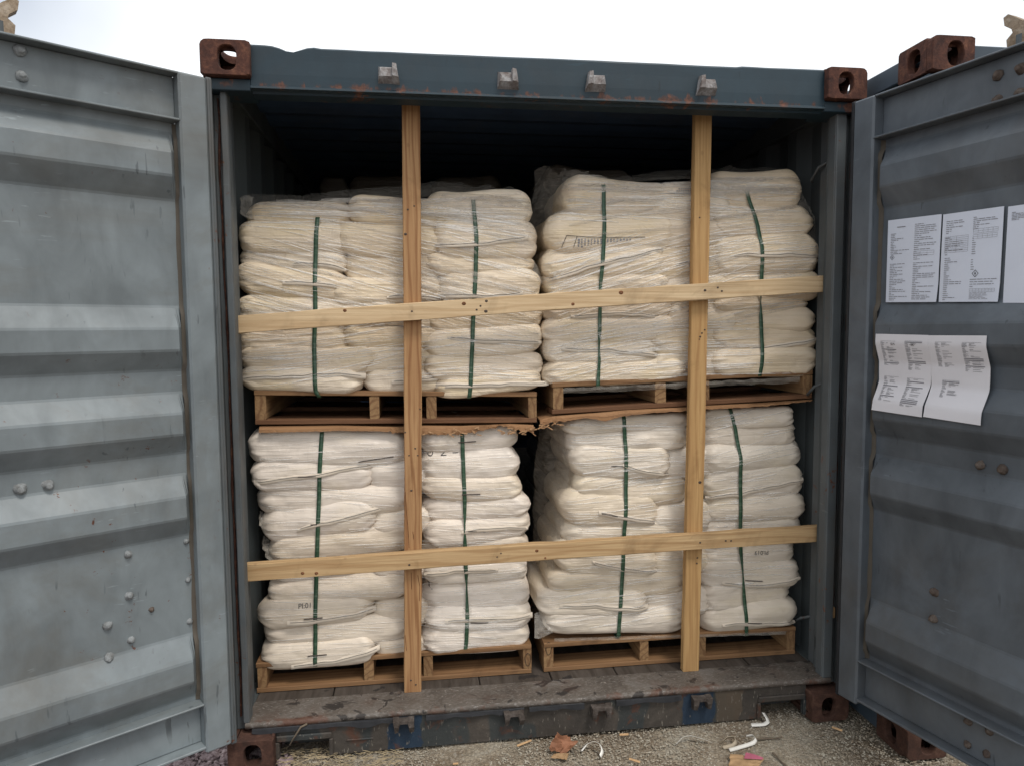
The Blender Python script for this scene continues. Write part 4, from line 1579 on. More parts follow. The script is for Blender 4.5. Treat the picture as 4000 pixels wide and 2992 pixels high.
def sack(st, col, x0, x1, y0, y1, tilt=0.0, dy=0.0, hem=None, ears=(0, 0), note=None, depth=.50, mat=None, loose=1.0, Y=None, rear=False, sag=0.0, dash=None, hspan=None):
    """pixel box in the photograph -> a filled sack whose face lies in the stack's front; hem = height of the sewn edge (-1..1) or None"""
    SEED[0] += 1
    sd_ = SEED[0]
    R = random.Random(sd_)
    if not rear:
        if st == 'UL' and col == 'M':
            x1, dy = 1735, min(dy, .012)
        if st == 'UR' and col == 'R':
            x0 = min(x0, 2768)
        if st == 'UR' and col == 'M':
            x1, dy = max(x1, 2860), min(dy, .012)
        if st in ('LL', 'LR') and col == 'M':
            x0, dy = x0 - 25, min(dy, .016)
    Yb = {'UL': YUL, 'UR': YUR, 'LL': YLL, 'LR': YLR}[st] if Y is None else Y
    if not rear:
        dy *= .7
    yf = Yb - .004 + dy
    Yq = yf + .035
    ym = (y0 + y1) / 2
    xl, xr = at(x0, ym, Yq)[0], at(x1, ym, Yq)[0]
    xm = (x0 + x1) / 2
    z1, z0 = at(xm, y0, yf + .01)[2], at(xm, y1, yf + .01)[2]
    px2m = (z1 - z0) / max(1.0, (y1 - y0))
    tl = tilt * px2m
    P = sack_verts(xl, xr, z0, z1, yf, depth, tl, sd_, loose, sag)
    m = MB()
    m.grid(P, True, wrap_v=True, flip=True)
    n_, mm = P.shape[:2]
    m.add(P[0], [tuple(range(mm))], False)
    m.add(P[-1], [tuple(range(mm))[::-1]], False)
    c = ((xl + xr) / 2, yf + depth / 2, z0)
    o = m.build('sack', mat or M['sack_' + st], None, loc=c)
    key = (st, col, rear)
    k = COUNT.get(key, 0)
    COUNT[key] = k + 1
    colw = {'L': 'left column', 'M': 'middle column', 'R': 'right column'}[col]
    if rear:
        lab = 'dim sack in the second row, %s of those behind the %s load' % (ORD[k], SIDE_WORDS[st])
    else:
        lab = '%swhite sack, %s in the %s of the %s load' % ((note + ' ') if note else '', ORD[k], colw, SIDE_WORDS[st])
    tag(o, lab, 'sack', 'white sacks stacked on pallets')
    Vv, Ff = bvh_of(P)
    tree = BVHTree.FromPolygons(Vv, Ff)
    if not rear:
        STACK_GEO[st].append((Vv, Ff))
    h = (z1 - z0) / 2
    a = (xr - xl) / 2
    cx = (xl + xr) / 2
    cz = (z0 + z1) / 2
    if hem is not None:
        if hspan is None:
            hspan = R.choice(((0, 1), (.35, 1), (0, .7), (.5, 1), (.2, 1))) if max(ears) < .02 else ((R.uniform(.0, .45), 1) if ears[1] >= ears[0] else (0, R.uniform(.6, 1)))
            if min(ears) > .01:
                hspan = (0, 1)
        hl, hr = hem if hasattr(hem, '__len__') else (hem, hem)
        el, er_ = ears
        N_ = 56
        rows = []
        arcv = R.uniform(-.016, .012)
        f0, f1 = hspan
        Wd_ = xr - xl
        xa, xb = (xl + .012 - el if f0 <= 0 else xl + Wd_ * f0), (xr - .012 + er_ if f1 >= 1 else xl + Wd_ * f1)
        for i in range(N_ + 1):
            t = i / N_
            x = xa + (xb - xa) * t
            arc = arcv * math.sin(math.pi * t)
            wob = arc + .0030 * float(vnoise(np.array([x * 22, sd_, 0]), 2)) + .006 * float(vnoise(np.array([x * 6, sd_, 4]), 2))
            z = cz + h * (hl + (hr - hl) * t) + tl * (x - cx) / (2 * a) * 1.0 + wob
            xc = min(max(x, xl + .035), xr - .035)
            y = front_hit(tree, xc, z)
            if y is None:
                y = yf + .02
            out = 0
            if x < xl + .035:
                out = (xl + .035 - x)
            if x > xr - .035:
                out = (x - xr + .035)
            y += .35 * out
            w = .0165 + .0025 * float(vnoise(np.array([x * 14, sd_ + 5, 0]), 4))
            end_ = min(1, min(t, 1 - t) * 9)
            fl_ = .0022 + .0062 * max(0, float(vnoise(np.array([x * 9, sd_ + 9, 0]), 4)))
            w *= .55 + .45 * end_ if max(ears) < .01 else 1
            w *= 1.25
            rows.append([(x, y + .004, z + w * .5), (x, y - .0010, z + w * .40), (x, y - .0018 - fl_ * .3, z - w * .05), (x, y - .0010 - fl_, z - w * .52), (x, y - .0002 - fl_ * .6, z - w * .55), (x, y + .004, z - w * .40)])
        hm = MB()
        hm.grid(np.array(rows), True, flip=False)
        q = hm.build('hem', M['hem'], None, loc=c)
        q.parent = o
        q.location = (0, 0, 0)
        st_ = MB()
        zz_ = [(r_[2][0], r_[2][1] - .0012, r_[2][2] + .002) for r_ in rows]
        st_.tube(zz_[2:-2], .0008, 4)
        q = st_.build('stitching', M['stitch'], None, loc=c)
        q.parent = o
        q.location = (0, 0, 0)
    if dash is not None:
        u0, u1, v0, v1 = dash
        pts = []
        for t in np.linspace(0, 1, 12):
            p = at(u0 + (u1 - u0) * t, v0 + (v1 - v0) * t, yf + .01)
            y = front_hit(tree, p[0], p[2])
            if y is not None:
                pts.append((p[0], y - .0035, p[2]))
        if len(pts) > 3:
            dm = MB()
            dm.tube(pts, .0022, 6)
            q = dm.build('printed_bar', M['stitch'], None, loc=c)
            q.parent = o
            q.location = (0, 0, 0)
    o["_n"] = sd_
    del o["_n"]
    return o, tree, yf, c


def print_on(res, word, px, py, size, rot, mat=None, name='print'):
    """word laid on the sack's face; px,py = pixel of its centre; rot in radians"""
    o, tree, yf, c = res
    V, F = text_mesh(word, size)
    V = np.array(V)
    V -= (V.max(0) + V.min(0)) / 2
    p = at(px, py, yf)
    out = []
    for x, y in V:
        X_ = p[0] + x * math.cos(rot) - y * math.sin(rot)
        Z_ = p[2] + x * math.sin(rot) + y * math.cos(rot)
        yy = front_hit(tree, X_, Z_)
        out.append((X_, (yy if yy is not None else yf) - .002, Z_))
    k = MB()
    k.add(out, F)
    q = k.build(name, mat or M['ink'], None, loc=c)
    q.parent = o
    q.location = (0, 0, 0)


# ---- upper left load
sack('UL', 'L', 958, 1380, 782, 885, 6, .040, note='slumped')
sack('UL', 'L', 925, 1372, 868, 985, -8, .0)
sack('UL', 'L', 925, 1366, 972, 1052, -22, .012, hem=(-.5, -.85))
sack('UL', 'L', 913, 1365, 1044, 1160, -24, -.006, hem=(.05, -.5), ears=(0, .035), note='seamed')
sack('UL', 'L', 915, 1575, 1154, 1262, 0, .0)
sack('UL', 'L', 923, 1370, 1255, 1384, 2, .004)
sack('UL', 'L', 930, 1480, 1352, 1455, -6, -.004)
sack('UL', 'L', 930, 1424, 1438, 1530, 4, -.014, hem=(.1, .25), ears=(.035, .02), note='white hemmed')
sack('UL', 'M', 1355, 1690, 768, 872, 0, .035, note='plump')
sack('UL', 'M', 1300, 1700, 872, 985, -6, -.004)
sack('UL', 'M', 1335, 1690, 978, 1090, 0, .020)
sack('UL', 'M', 1285, 1680, 1082, 1175, 4, -.010, hem=(-.8, -.95))
sack('UL', 'M', 1330, 1700, 1168, 1280, 0, .022)
sack('UL', 'M', 1335, 1700, 1268, 1352, -6, .018, hem=(.75, .75))
sack('UL', 'M', 1345, 1690, 1345, 1440, 0, .020)
sack('UL', 'M', 1410, 1795, 1432, 1520, 10, .010, hem=(-.2, -.1), ears=(0, .03))
sack('UL', 'R', 1660, 2081, 742, 872, 6, .020)
sack('UL', 'R', 1690, 2107, 862, 1003, 4, -.004, hem=(-.5, .1), ears=(.02, 0), note='broad')
sack('UL', 'R', 1645, 2090, 992, 1068, -10, .010)
sack('UL', 'R', 1700, 2118, 1055, 1172, -6, -.004, hem=(-.75, -.55), ears=(.02, .0))
sack('UL', 'R', 1650, 2126, 1165, 1290, 4, .006, hem=(.8, .8))
sack('UL', 'R', 1650, 2123, 1272, 1388, 6, -.002, hem=(.25, -.1))
sack('UL', 'R', 1650, 2121, 1376, 1474, 4, .004)
sack('UL', 'R', 1686, 2122, 1462, 1533, 6, -.014, hem=(-.05, -.3), ears=(.015, .035), note='white hemmed')
# ---- upper right load
sack('UR', 'L', 2192, 2640, 700, 852, -10, .030, note='plump yellowish')
r_ur2 = sack('UR', 'L', 2127, 2640, 828, 974, 4, .000, note='printed', loose=.7)
sack('UR', 'L', 2118, 2585, 955, 1092, 40, .008, hem=(-.75, .55), ears=(.0, .03), note='tilted')
sack('UR', 'L', 2125, 2620, 1068, 1155, 10, .012)
sack('UR', 'L', 2113, 2640, 1140, 1250, 0, .010, hem=(-.7, -.8))
sack('UR', 'L', 2115, 2660, 1238, 1332, -2, .004)
sack('UR', 'L', 2123, 2570, 1322, 1418, -6, .006, hem=(.2, -.55), ears=(0, .03))
sack('UR', 'L', 2115, 2682, 1408, 1500, -8, .002)
r_ur1 = sack('UR', 'M', 2540, 2850, 705, 860, 0, .026)
sack('UR', 'M', 2560, 2860, 850, 962, -6, .022)
sack('UR', 'M', 2520, 2880, 945, 1090, 30, .020, hem=(-.2, .4), ears=(0, .03))
sack('UR', 'M', 2560, 2830, 1080, 1180, 0, .020)
sack('UR', 'M', 2600, 2880, 1170, 1290, 0, .022)
sack('UR', 'M', 2535, 2852, 1280, 1394, -4, .010)
sack('UR', 'M', 2530, 2830, 1376, 1484, -8, .020)
sack('UR', 'R', 2790, 3122, 668, 826, 0, .024, note='bulging')
sack('UR', 'R', 2830, 3174, 806, 925, 6, .008)
sack('UR', 'R', 2822, 3200, 914, 1072, 0, -.010, hem=(-.1, -.15), note='fat seamed')
sack('UR', 'R', 2790, 3212, 1058, 1165, 4, .004)
sack('UR', 'R', 2765, 3166, 1150, 1215, 6, .010)
sack('UR', 'R', 2769, 3184, 1195, 1286, 0, .004)
sack('UR', 'R', 2775, 3190, 1276, 1374, 4, .002, hem=(-.7, -.1))
sack('UR', 'R', 2761, 3200, 1364, 1464, 12, -.010, note='creased')
# ---- lower left load
sack('LL', 'L', 963, 1600, 1680, 1816, -4, -.004, note='large smooth', loose=.8, dash=(1400, 1537, 1803, 1782))
sack('LL', 'L', 984, 1466, 1803, 1910, 22, .002, hem=(-.05, .45), dash=(1168, 1245, 1858, 1857), ears=(0, .02))
sack('LL', 'L', 1000, 1615, 1897, 2003, -6, .006)
sack('LL', 'L', 1013, 1486, 1970, 2094, 32, -.008, hem=(-.45, .25), ears=(0, .02), note='white eared', dash=(1215, 1240, 2045, 2044))
sack('LL', 'L', 1042, 1612, 2062, 2178, 18, .010)
sack('LL', 'L', 1048, 1500, 2168, 2250, 4, .014)
r_ll7 = sack('LL', 'L', 1048, 1612, 2238, 2350, 4, .006)
r_ll8 = sack('LL', 'L', 1007, 1462, 2334, 2440, 6, -.008, hem=(-.55, -.25), ears=(0, .02), note='printed', dash=(1190, 1262, 2410, 2406))
r_ll9 = sack('LL', 'L', 1030, 1610, 2415, 2512, 4, .004)
sack('LL', 'L', 1011, 1478, 2503, 2600, 28, -.008, hem=(-.62, -.1), ears=(0, .02), note='lowest hemmed', dash=(1203, 1278, 2557, 2550))
sack('LL', 'M', 1448, 1690, 1800, 1905, 0, .020)
sack('LL', 'M', 1470, 1700, 1985, 2075, 0, .022)
sack('LL', 'M', 1470, 1690, 2165, 2245, 0, .020)
sack('LL', 'M', 1478, 1690, 2340, 2440, 0, .022)
sack('LL', 'M', 1480, 1690, 2490, 2552, -6, .014)
sack('LL', 'R', 1640, 2024, 1662, 1758, -4, .010, dash=(1790, 1858, 1725, 1721))
r_lr2 = sack('LL', 'R', 1640, 2032, 1747, 1872, -8, .0)
sack('LL', 'R', 1640, 2040, 1855, 1950, -14, -.004, dash=(1803, 1875, 1928, 1926), note='bright')
sack('LL', 'R', 1642, 2067, 1942, 2025, -8, .004)
sack('LL', 'R', 1652, 2070, 2016, 2112, -10, .0, hem=(-.1, .0), dash=(1828, 1897, 2070, 2071))
r_llr6 = sack('LL', 'R', 1645, 2071, 2100, 2190, -4, .006)
sack('LL', 'R', 1645, 2068, 2180, 2270, -12, .0, hem=(-.2, .1))
r_llr8 = sack('LL', 'R', 1645, 2078, 2262, 2378, -14, .006)
sack('LL', 'R', 1650, 2078, 2364, 2462, -6, -.004, hem=(.0, .05), ears=(0, .012), dash=(1837, 1906, 2427, 2426))
sack('LL', 'R', 1645, 2072, 2446, 2545, -26, .004)
# ---- lower right load
sack('LR', 'L', 2198, 2690, 1628, 1690, 0, .018)
sack('LR', 'L', 2207, 2690, 1680, 1762, 4, .010, note='yellowish')
sack('LR', 'L', 2223, 2625, 1752, 1862, -20, -.006, hem=(-.1, -.8), note='bright', dash=(2387, 2440, 1818, 1822))
sack('LR', 'L', 2232, 2690, 1856, 1978, -2, .012)
sack('LR', 'L', 2187, 2588, 1930, 2062, -44, -.008, hem=(-.05, -.55), note='tilted rolled', ears=(0, .01), dash=(2347, 2410, 2002, 2014))
sack('LR', 'L', 2193, 2680, 2032, 2145, -6, .010)
sack('LR', 'L', 2160, 2572, 2135, 2252, -44, .0, hem=(.1, -.4), dash=(2318, 2383, 2199, 2214))
sack('LR', 'L', 2138, 2680, 2236, 2325, -6, .008)
sack('LR', 'L', 2094, 2522, 2308, 2402, -16, -.008, hem=(-.3, -.4), ears=(0, .015), note='hemmed')
sack('LR', 'L', 2122, 2680, 2376, 2468, -12, .0)
sack('LR', 'M', 2600, 2790, 1760, 1870, 0, .022)
sack('LR', 'M', 2560, 2780, 1975, 2095, 0, .024)
sack('LR', 'M', 2555, 2775, 2140, 2250, 0, .022)
sack('LR', 'M', 2530, 2775, 2300, 2395, -8, .014)
sack('LR', 'R', 2735, 3099, 1596, 1672, 6, .006, note='shiny')
sack('LR', 'R', 2735, 3112, 1656, 1752, 12, .010)
sack('LR', 'R', 2735, 3134, 1736, 1842, 20, -.002, note='smooth bright')
sack('LR', 'R', 2740, 3136, 1826, 1956, 16, .0, hem=(-.5, .1))
sack('LR', 'R', 2738, 3147, 1940, 2046, 4, .002)
sack('LR', 'R', 2735, 3124, 2030, 2140, 10, .006)
r_lrr7 = sack('LR', 'R', 2735, 3104, 2126, 2212, -2, .010)
sack('LR', 'R', 2730, 3126, 2198, 2294, -2, -.006, hem=(-.45, -.5), note='seamed', dash=(2910, 2975, 2265, 2267))
sack('LR', 'R', 2730, 3094, 2282, 2374, 2, .008)
sack('LR', 'R', 2733, 3110, 2360, 2456, 0, -.008, hem=(-.55, -.6), note='lowest seamed', dash=(2917, 2970, 2428, 2429), loose=.7)
# ---- second rows behind, their dimness put into the cloth colour
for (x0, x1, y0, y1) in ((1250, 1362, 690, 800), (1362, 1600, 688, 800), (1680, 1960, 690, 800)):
    sack('UL', 'L', x0, x1, y0, y1, 0, 0, Y=1.32, rear=True, mat=M['sack_rear_shade'], depth=.6)
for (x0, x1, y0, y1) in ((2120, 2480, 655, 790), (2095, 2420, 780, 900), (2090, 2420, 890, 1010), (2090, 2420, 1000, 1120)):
    sack('UR', 'L', x0, x1, y0, y1, 0, 0, Y=.86, rear=True, mat=M['sack_rear_shade'], depth=.6)
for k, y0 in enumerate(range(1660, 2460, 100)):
    sack('LR', 'L', 2120 - k * 4, 2420, y0, y0 + 105, 0, 0, Y=.86, rear=True, mat=M['sack_rear_shade'], depth=.6)

# ---- print on the sacks
print_on(r_lr2, 'G', 1680, 1771, .034, math.pi / 2)
print_on(r_lr2, 'N', 1733, 1769, .034, math.pi / 2)
print_on(r_lr2, 'I', 1780, 1768, .034, math.pi / 2)
print_on(r_llr6, 'E', 1871, 2103, .050, -math.pi / 2)
print_on(r_llr6, 'I', 1712, 2116, .034, math.pi / 2)
print_on(r_llr8, 'A', 1672, 2293, .050, math.pi / 2)
print_on(r_ll8, 'PI:01', 1190, 2364, .027, 0)
print_on(r_ll9, 'E', 1193, 2428, .046, -math.pi / 2)
print_on(r_lrr7, 'PI:019', 2975, 2158, .026, math.pi)
o, tree, yf, c = r_ur2
# framed block of small print on the second sack of the upper right load
k = MB()
def on_face(px, py):
    p = at(px, py, yf + .004)
    y = front_hit(tree, p[0], p[2])
    return (p[0], (y if y is not None else yf) - .003, p[2])
fr = [(2195, 968), (2213, 921), (2290, 927), (2400, 929), (2520, 928)]
for i in range(len(fr) - 1):
    k.tube([on_face(fr[i][0] + (fr[i + 1][0] - fr[i][0]) * t, fr[i][1] + (fr[i + 1][1] - fr[i][1]) * t) for t in np.linspace(0, 1, 8)], .0012, 4)
k.tube([on_face(2242 + (2254 - 2242) * (1 - t), 925 + 42 * t) for t in np.linspace(0, 1, 6)], .0011, 4)
q = k.build('print_frame', M['ink'], None, loc=c)
q.parent = o
q.location = (0, 0, 0)
k = MB()
Rq = random.Random(5)
for i in range(17):
    px = 2258 + i * 12.5
    ph = (966 - i * 1.3) - 932
    y = 934
    while y < 932 + ph * (1 - i * .03):
        ln = Rq.choice((4, 7, 9))
        w = Rq.choice((5, 7))
        k.add([on_face(px, y), on_face(px, y + ln), on_face(px + w, y + ln), on_face(px + w, y)], [(0, 1, 2, 3)])
        y += ln + 2.5
q = k.build('print', M['ink_soft'], None, loc=c)
q.parent = o
q.location = (0, 0, 0)
o, tree, yf, c = r_ur1
k = MB()
for j in range(3):
    for i in range(8 - j):
        px, py = 2695 - i * 8.4, 752 - j * 8
        k.add([on_face(px, py), on_face(px, py + 4.5), on_face(px + 6, py + 4.5), on_face(px + 6, py)], [(0, 1, 2, 3)])
k.tube([on_face(2552 + 150 * t, 752 + 8 * t) for t in np.linspace(0, 1, 10)], .0009, 4)
q = k.build('print', M['ink_soft'], None, loc=c)
q.parent = o
q.location = (0, 0, 0)

# ------------------------------------------------------------------ loads' front surfaces
TREES = {}
for st in STACK_GEO:
    VV, FF = [], []
    for Vv, Ff in STACK_GEO[st]:
        o_ = len(VV)
        VV += Vv
        FF += [tuple(i + o_ for i in f) for f in Ff]
    TREES[st] = BVHTree.FromPolygons(VV, FF)
YS = {'UL': YUL, 'UR': YUR, 'LL': YLL, 'LR': YLR}


def hull_front(ts, ys):
    """lower envelope of y (taut band lies on the most forward points)"""
    pts = list(zip(ts, ys))
    h = []
    for p in pts:
        while len(h) >= 2 and (h[-1][0] - h[-2][0]) * (p[1] - h[-2][1]) - (h[-1][1] - h[-2][1]) * (p[0] - h[-2][0]) <= 0:
            h.pop()
        h.append(p)
    return np.interp(ts, [p[0] for p in h], [p[1] for p in h])


# ---- green straps


def strap(st, path, label, flat_=None):
    ys_ = [p[1] for p in path]
    n = 60
    V_ = np.linspace(ys_[0], ys_[-1], n)
    U_ = np.interp(V_, ys_, [p[0] for p in path])
    Wd = np.interp(V_, ys_, [(p[2] if len(p) > 2 else 1.0) for p in path])
    pts = []
    for u, v in zip(U_, V_):
        p = at(u, v, YS[st])
        y = front_hit(TREES[st], p[0], p[2])
        if y is None or y > YS[st] + .05:
            y = YS[st] - .002
        pts.append([p[0], y, p[2]])
    pts = np.array(pts)
    env = hull_front(pts[:, 2][::-1], pts[:, 1][::-1])[::-1]
    pts[:, 1] = .30 * env + .70 * np.minimum(pts[:, 1], env + .02) - .0030
    k5 = np.ones(5) / 5
    pts[:, 1] = np.convolve(np.pad(pts[:, 1], 2, mode='edge'), k5, 'valid') - .001
    hw = .0081
    # over the top edge and back, under the deck and back
    head = np.array([[pts[0, 0], pts[0, 1] + d, pts[0, 2] + .004 + .03 * (1 - math.exp(-d * 12))] for d in (.25, .15, .08, .03, .01)])
    full = np.vstack([head, pts, [[pts[-1, 0], pts[-1, 1] + .012, pts[-1, 2] - .006], [pts[-1, 0] + .004, pts[-1, 1] + .08, pts[-1, 2] - .008]]])
    Wf = np.concatenate([[1] * 5, Wd, [1, 1]])
    m = MB()
    R = []
    for p, w in zip(full, Wf):
        tw = (1 - w) * .006
        R.append([(p[0] - hw * w, p[1] - tw, p[2]), (p[0] + hw * w, p[1] + tw, p[2]), (p[0] + hw * w, p[1] + tw + .0008, p[2] + .0003), (p[0] - hw * w, p[1] - tw + .0008, p[2] + .0003)])
    m.grid(np.array(R), True, wrap_v=True, flip=True)
    o = m.build('strap', M['strap'], None, loc=tuple(full[-3]))
    return tag(o, label, 'strap', 'green straps round the pallet loads')


strap('UL', [(1238, 850), (1232, 1040), (1233, 1210), (1228, 1350), (1234, 1530), (1246, 1548)], 'left green strap of the upper left load')
strap('UL', [(1850, 780), (1860, 930), (1858, 1060), (1852, 1170), (1845, 1330), (1838, 1500), (1833, 1552)], 'right green strap of the upper left load')
strap('UR', [(2362, 722), (2362, 850), (2358, 960), (2350, 1070), (2346, 1130, .8), (2341, 1290), (2340, 1350, .55), (2341, 1410, .75), (2335, 1512)], 'left green strap of the upper right load')
strap('UR', [(2920, 750), (2945, 830), (2960, 885), (2970, 970), (2972, 1090), (2970, 1180, .4), (2970, 1240), (2975, 1350), (2968, 1470)], 'bowed green strap at the right of the upper right load')
strap('LL', [(1257, 1694), (1250, 1830), (1245, 2000), (1239, 2170), (1235, 2300), (1233, 2420), (1232, 2598)], 'left green strap of the lower left load')
strap('LL', [(1805, 1688), (1810, 1840), (1815, 1960), (1815, 2020, .7), (1815, 2058, .35), (1816, 2130), (1820, 2230), (1823, 2290, .4), (1825, 2400), (1822, 2500), (1817, 2550)], 'twisted green strap at the right of the lower left load')
strap('LR', [(2438, 1632), (2445, 1760), (2446, 1880), (2442, 2000), (2436, 2100), (2430, 2250), (2422, 2350), (2415, 2487)], 'left green strap of the lower right load')
strap('LR', [(2860, 1604), (2875, 1680), (2888, 1790), (2891, 1940), (2891, 2060), (2893, 2150), (2900, 2240, .5), (2906, 2330), (2915, 2480)], 'slanting green strap at the right of the lower right load')

# ---- stretch film: pulled strands and loose sheets
RF = np.random.RandomState(21)


def ribbon(b, pts, w, vertical=True):
    R = []
    n = len(pts)
    for i, p in enumerate(pts):
        ww = w * (.25 + .75 * math.sin(math.pi * min(1, max(0, (i + .5) / n))) ** .5)
        R.append([(p[0], p[1] + .0008, p[2] + ww / 2), (p[0], p[1] - .0006, p[2]), (p[0], p[1] + .0008, p[2] - ww / 2)])
    b.grid(np.array(R), True, flip=True)


def strands(st, n, box, slope, b, lo=.08, hi=.45, wmin=.0012, wmax=.0062):
    x0, x1, y0, y1 = box
    for _ in range(n):
        u, v = RF.uniform(x0, x1), RF.uniform(y0, y1)
        p = at(u, v, YS[st])
        L = lo + (hi - lo) * RF.rand() ** 1.6
        sl = slope(u, v) + RF.normal(0, .05)
        N_ = max(6, int(L / .02))
        pts = []
        for t in np.linspace(-.5, .5, N_):
            x, z = p[0] + t * L, p[2] - sl * t * L
            y = front_hit(TREES[st], x, z)
            pts.append((x, y, z))
        pts = [q for q in pts if q[1] is not None and q[1] < YS[st] + .07]
        if len(pts) < 5:
            continue
        ts = [q[0] for q in pts]
        env = hull_front(ts, [q[1] for q in pts])
        yy = np.minimum([q[1] for q in pts], .5 * env + .5 * np.array([q[1] for q in pts])) - .0030
        ribbon(b, [(q[0], y, q[2]) for q, y in zip(pts, yy)], wmin + (wmax - wmin) * RF.rand() ** 2)


def bands(st, n, box, slope, b):
    x0, x1, y0, y1 = box
    for _ in range(n):
        u, v = RF.uniform(x0, x1), RF.uniform(y0, y1)
        p = at(u, v, YS[st])
        L = RF.uniform(.15, .55)
        sl = slope(u, v) + RF.normal(0, .04)
        ts, ys = [], []
        for t in np.linspace(-.5, .5, 22):
            y = front_hit(TREES[st], p[0] + t * L, p[2] - sl * t * L)
            if y is not None and y < YS[st] + .07:
                ts.append(t)
                ys.append(y)
        if len(ts) < 6:
            continue
        env = hull_front(ts, ys)
        ribbon(b, [(p[0] + t * L, min(a, e) * .5 + e * .5 - .004, p[2] - sl * t * L) for t, a, e in zip(ts, ys, env)], RF.uniform(.008, .026))


def crumple(b, top, base, amp, seed, depth, nz=8, Yo=0.0, spikes=()):
    """loose film edge: pixel polylines base (lower edge) and top (upper edge) with crinkles, depth backwards"""
    n = 70
    U = np.linspace(top[0][0], top[-1][0], n)
    Vt = np.interp(U, [p[0] for p in top], [p[1] for p in top])
    Vb = np.interp(U, [p[0] for p in base], [p[1] for p in base])
    P = []
    for i, u in enumerate(U):
        row = []
        for k in range(nz):
            t = k / (nz - 1)
            Yk = Yo + depth * t
            p = at(u, Vb[i] * (1 - t) + Vt[i] * t, Yk)
            q = np.array([p[0] * 30, t * 5, seed])
            p = p + np.array([.3, 1, .45]) * amp * float(1 - 2 * abs(vnoise(q, seed))) * (t * .8 + .2)
            row.append(p)
        P.append(row)
    b.grid(np.array(P), True)


def film(st, label, parts):
    b = MB()
    b2 = MB()
    parts(b, b2)
    o = b.build('stretch_film', M['film'], None, loc=(PALS[st][0], YS[st], PALS[st][3](PALS[st][0])))
    tag(o, label, 'stretch film', 'clear film wound round the loads')
    if b2.v:
        q = b2.build('loose_sheet', M['film_thin'], None, loc=tuple(o.location))
        q.parent = o
        q.location = (0, 0, 0)


def f_ul(b, b2):
    strands('UL', 130, (960, 2060, 775, 900), lambda u, v: .02 + .05 * math.sin(u / 90), b)
    strands('UL', 150, (940, 1690, 930, 1260), lambda u, v: .26 + .05 * math.sin(v / 40), b, .1, .5)
    strands('UL', 150, (1650, 2110, 820, 1300), lambda u, v: .10 + .25 * (v - 820) / 480, b)
    strands('UL', 150, (940, 2110, 1260, 1480), lambda u, v: .05 + .2 * math.sin(u / 300), b)
    bands('UL', 26, (980, 2060, 765, 850), lambda u, v: .02, b2)
    bands('UL', 16, (950, 2080, 860, 1240), lambda u, v: .2, b2)
    crumple(b2, [(955, 762), (1000, 758), (1180, 765), (1330, 745), (1560, 728), (1700, 712), (1800, 716), (1850, 735), (1905, 718), (1945, 745), (1990, 728), (2050, 750), (2075, 790)],
            [(955, 800), (1180, 800), (1560, 780), (1800, 760), (2000, 775), (2075, 830)], .012, 3, .22, Yo=.25)
    crumple(b2, [(938, 775), (965, 762), (985, 775)], [(930, 830), (960, 850), (985, 860)], .012, 6, .06, Yo=.26)
    crumple(b2, [(2080, 1010), (2100, 1040), (2118, 1090)], [(2080, 1080), (2100, 1095), (2118, 1110)], .006, 8, .05, Yo=.27)


def f_ur(b, b2):
    strands('UR', 150, (2200, 3080, 700, 860), lambda u, v: .02 + .03 * math.sin(u / 70), b)
    strands('UR', 220, (2140, 2850, 930, 1240), lambda u, v: -.28 + .06 * math.sin(v / 30), b, .1, .5)
    strands('UR', 100, (2780, 3180, 860, 1200), lambda u, v: -.10, b)
    strands('UR', 190, (2130, 2900, 1250, 1480), lambda u, v: -.10 + .10 * math.sin(u / 200), b, .1, .5)
    bands('UR', 26, (2220, 3080, 690, 780), lambda u, v: .0, b2)
    bands('UR', 16, (2160, 3150, 800, 1240), lambda u, v: -.18, b2)
    crumple(b2, [(2195, 690), (2300, 700), (2480, 686), (2600, 668), (2800, 664), (2850, 648), (2900, 662), (2990, 655), (3080, 672), (3110, 700)],
            [(2195, 740), (2400, 712), (2700, 700), (3000, 700), (3110, 740)], .008, 13, .20, Yo=.25)
    # sheet hanging off the right shoulder, away from the sacks
    P = []
    for k in range(34):
        t = k / 33
        row = []
        for j in range(9):
            s = j / 8
            u = np.interp(t, [0, .25, .5, .75, 1], [3070, 3105, 3135, 3160, 3185]) + s * np.interp(t, [0, .2, .45, .7, 1], [40, 40, 55, 50, 28])
            v = 690 + t * 320 + s * 14
            p = at(u, v, .27 + .05 * s)
            a = .009 * float(1 - 2 * abs(vnoise(np.array([t * 26, s * 3.0, 4.0]), 5)))
            row.append(p + np.array([a, a, 0]))
        P.append(row)
    b2.grid(np.array(P), True)
    # dim sheet in the gap on the left shoulder
    P = []
    for k in range(26):
        t = k / 25
        row = []
        for j in range(12):
            s = j / 11
            u = 2085 + s * 210 - 30 * t
            v = 650 + 40 * abs(float(vnoise(np.array([s * 9, 2.0, 7]), 3))) + t * 400
            p = at(u, v, .62 - .28 * s)
            a = .010 * float(1 - 2 * abs(vnoise(np.array([t * 9 + s * 6, s * 14, 9.0]), 6)))
            row.append(p + np.array([a, a, a * .4]))
        P.append(row)
    b2.grid(np.array(P), True)
    # film band stretched under the deck edge
    P = []
    for k in range(60):
        u = 2200 + (3125 - 2200) * k / 59
        v0 = 1516 - (u - 2200) * .046
        row = [at(u, v0 + q + 3 * float(vnoise(np.array([u / 30, q, 1.0]), 4)), YUR - .006 + .01 * (q > 14)) for q in (0, 5, 9, 14, 18, 21)]
        P.append(row)
    b2.grid(np.array(P), True)


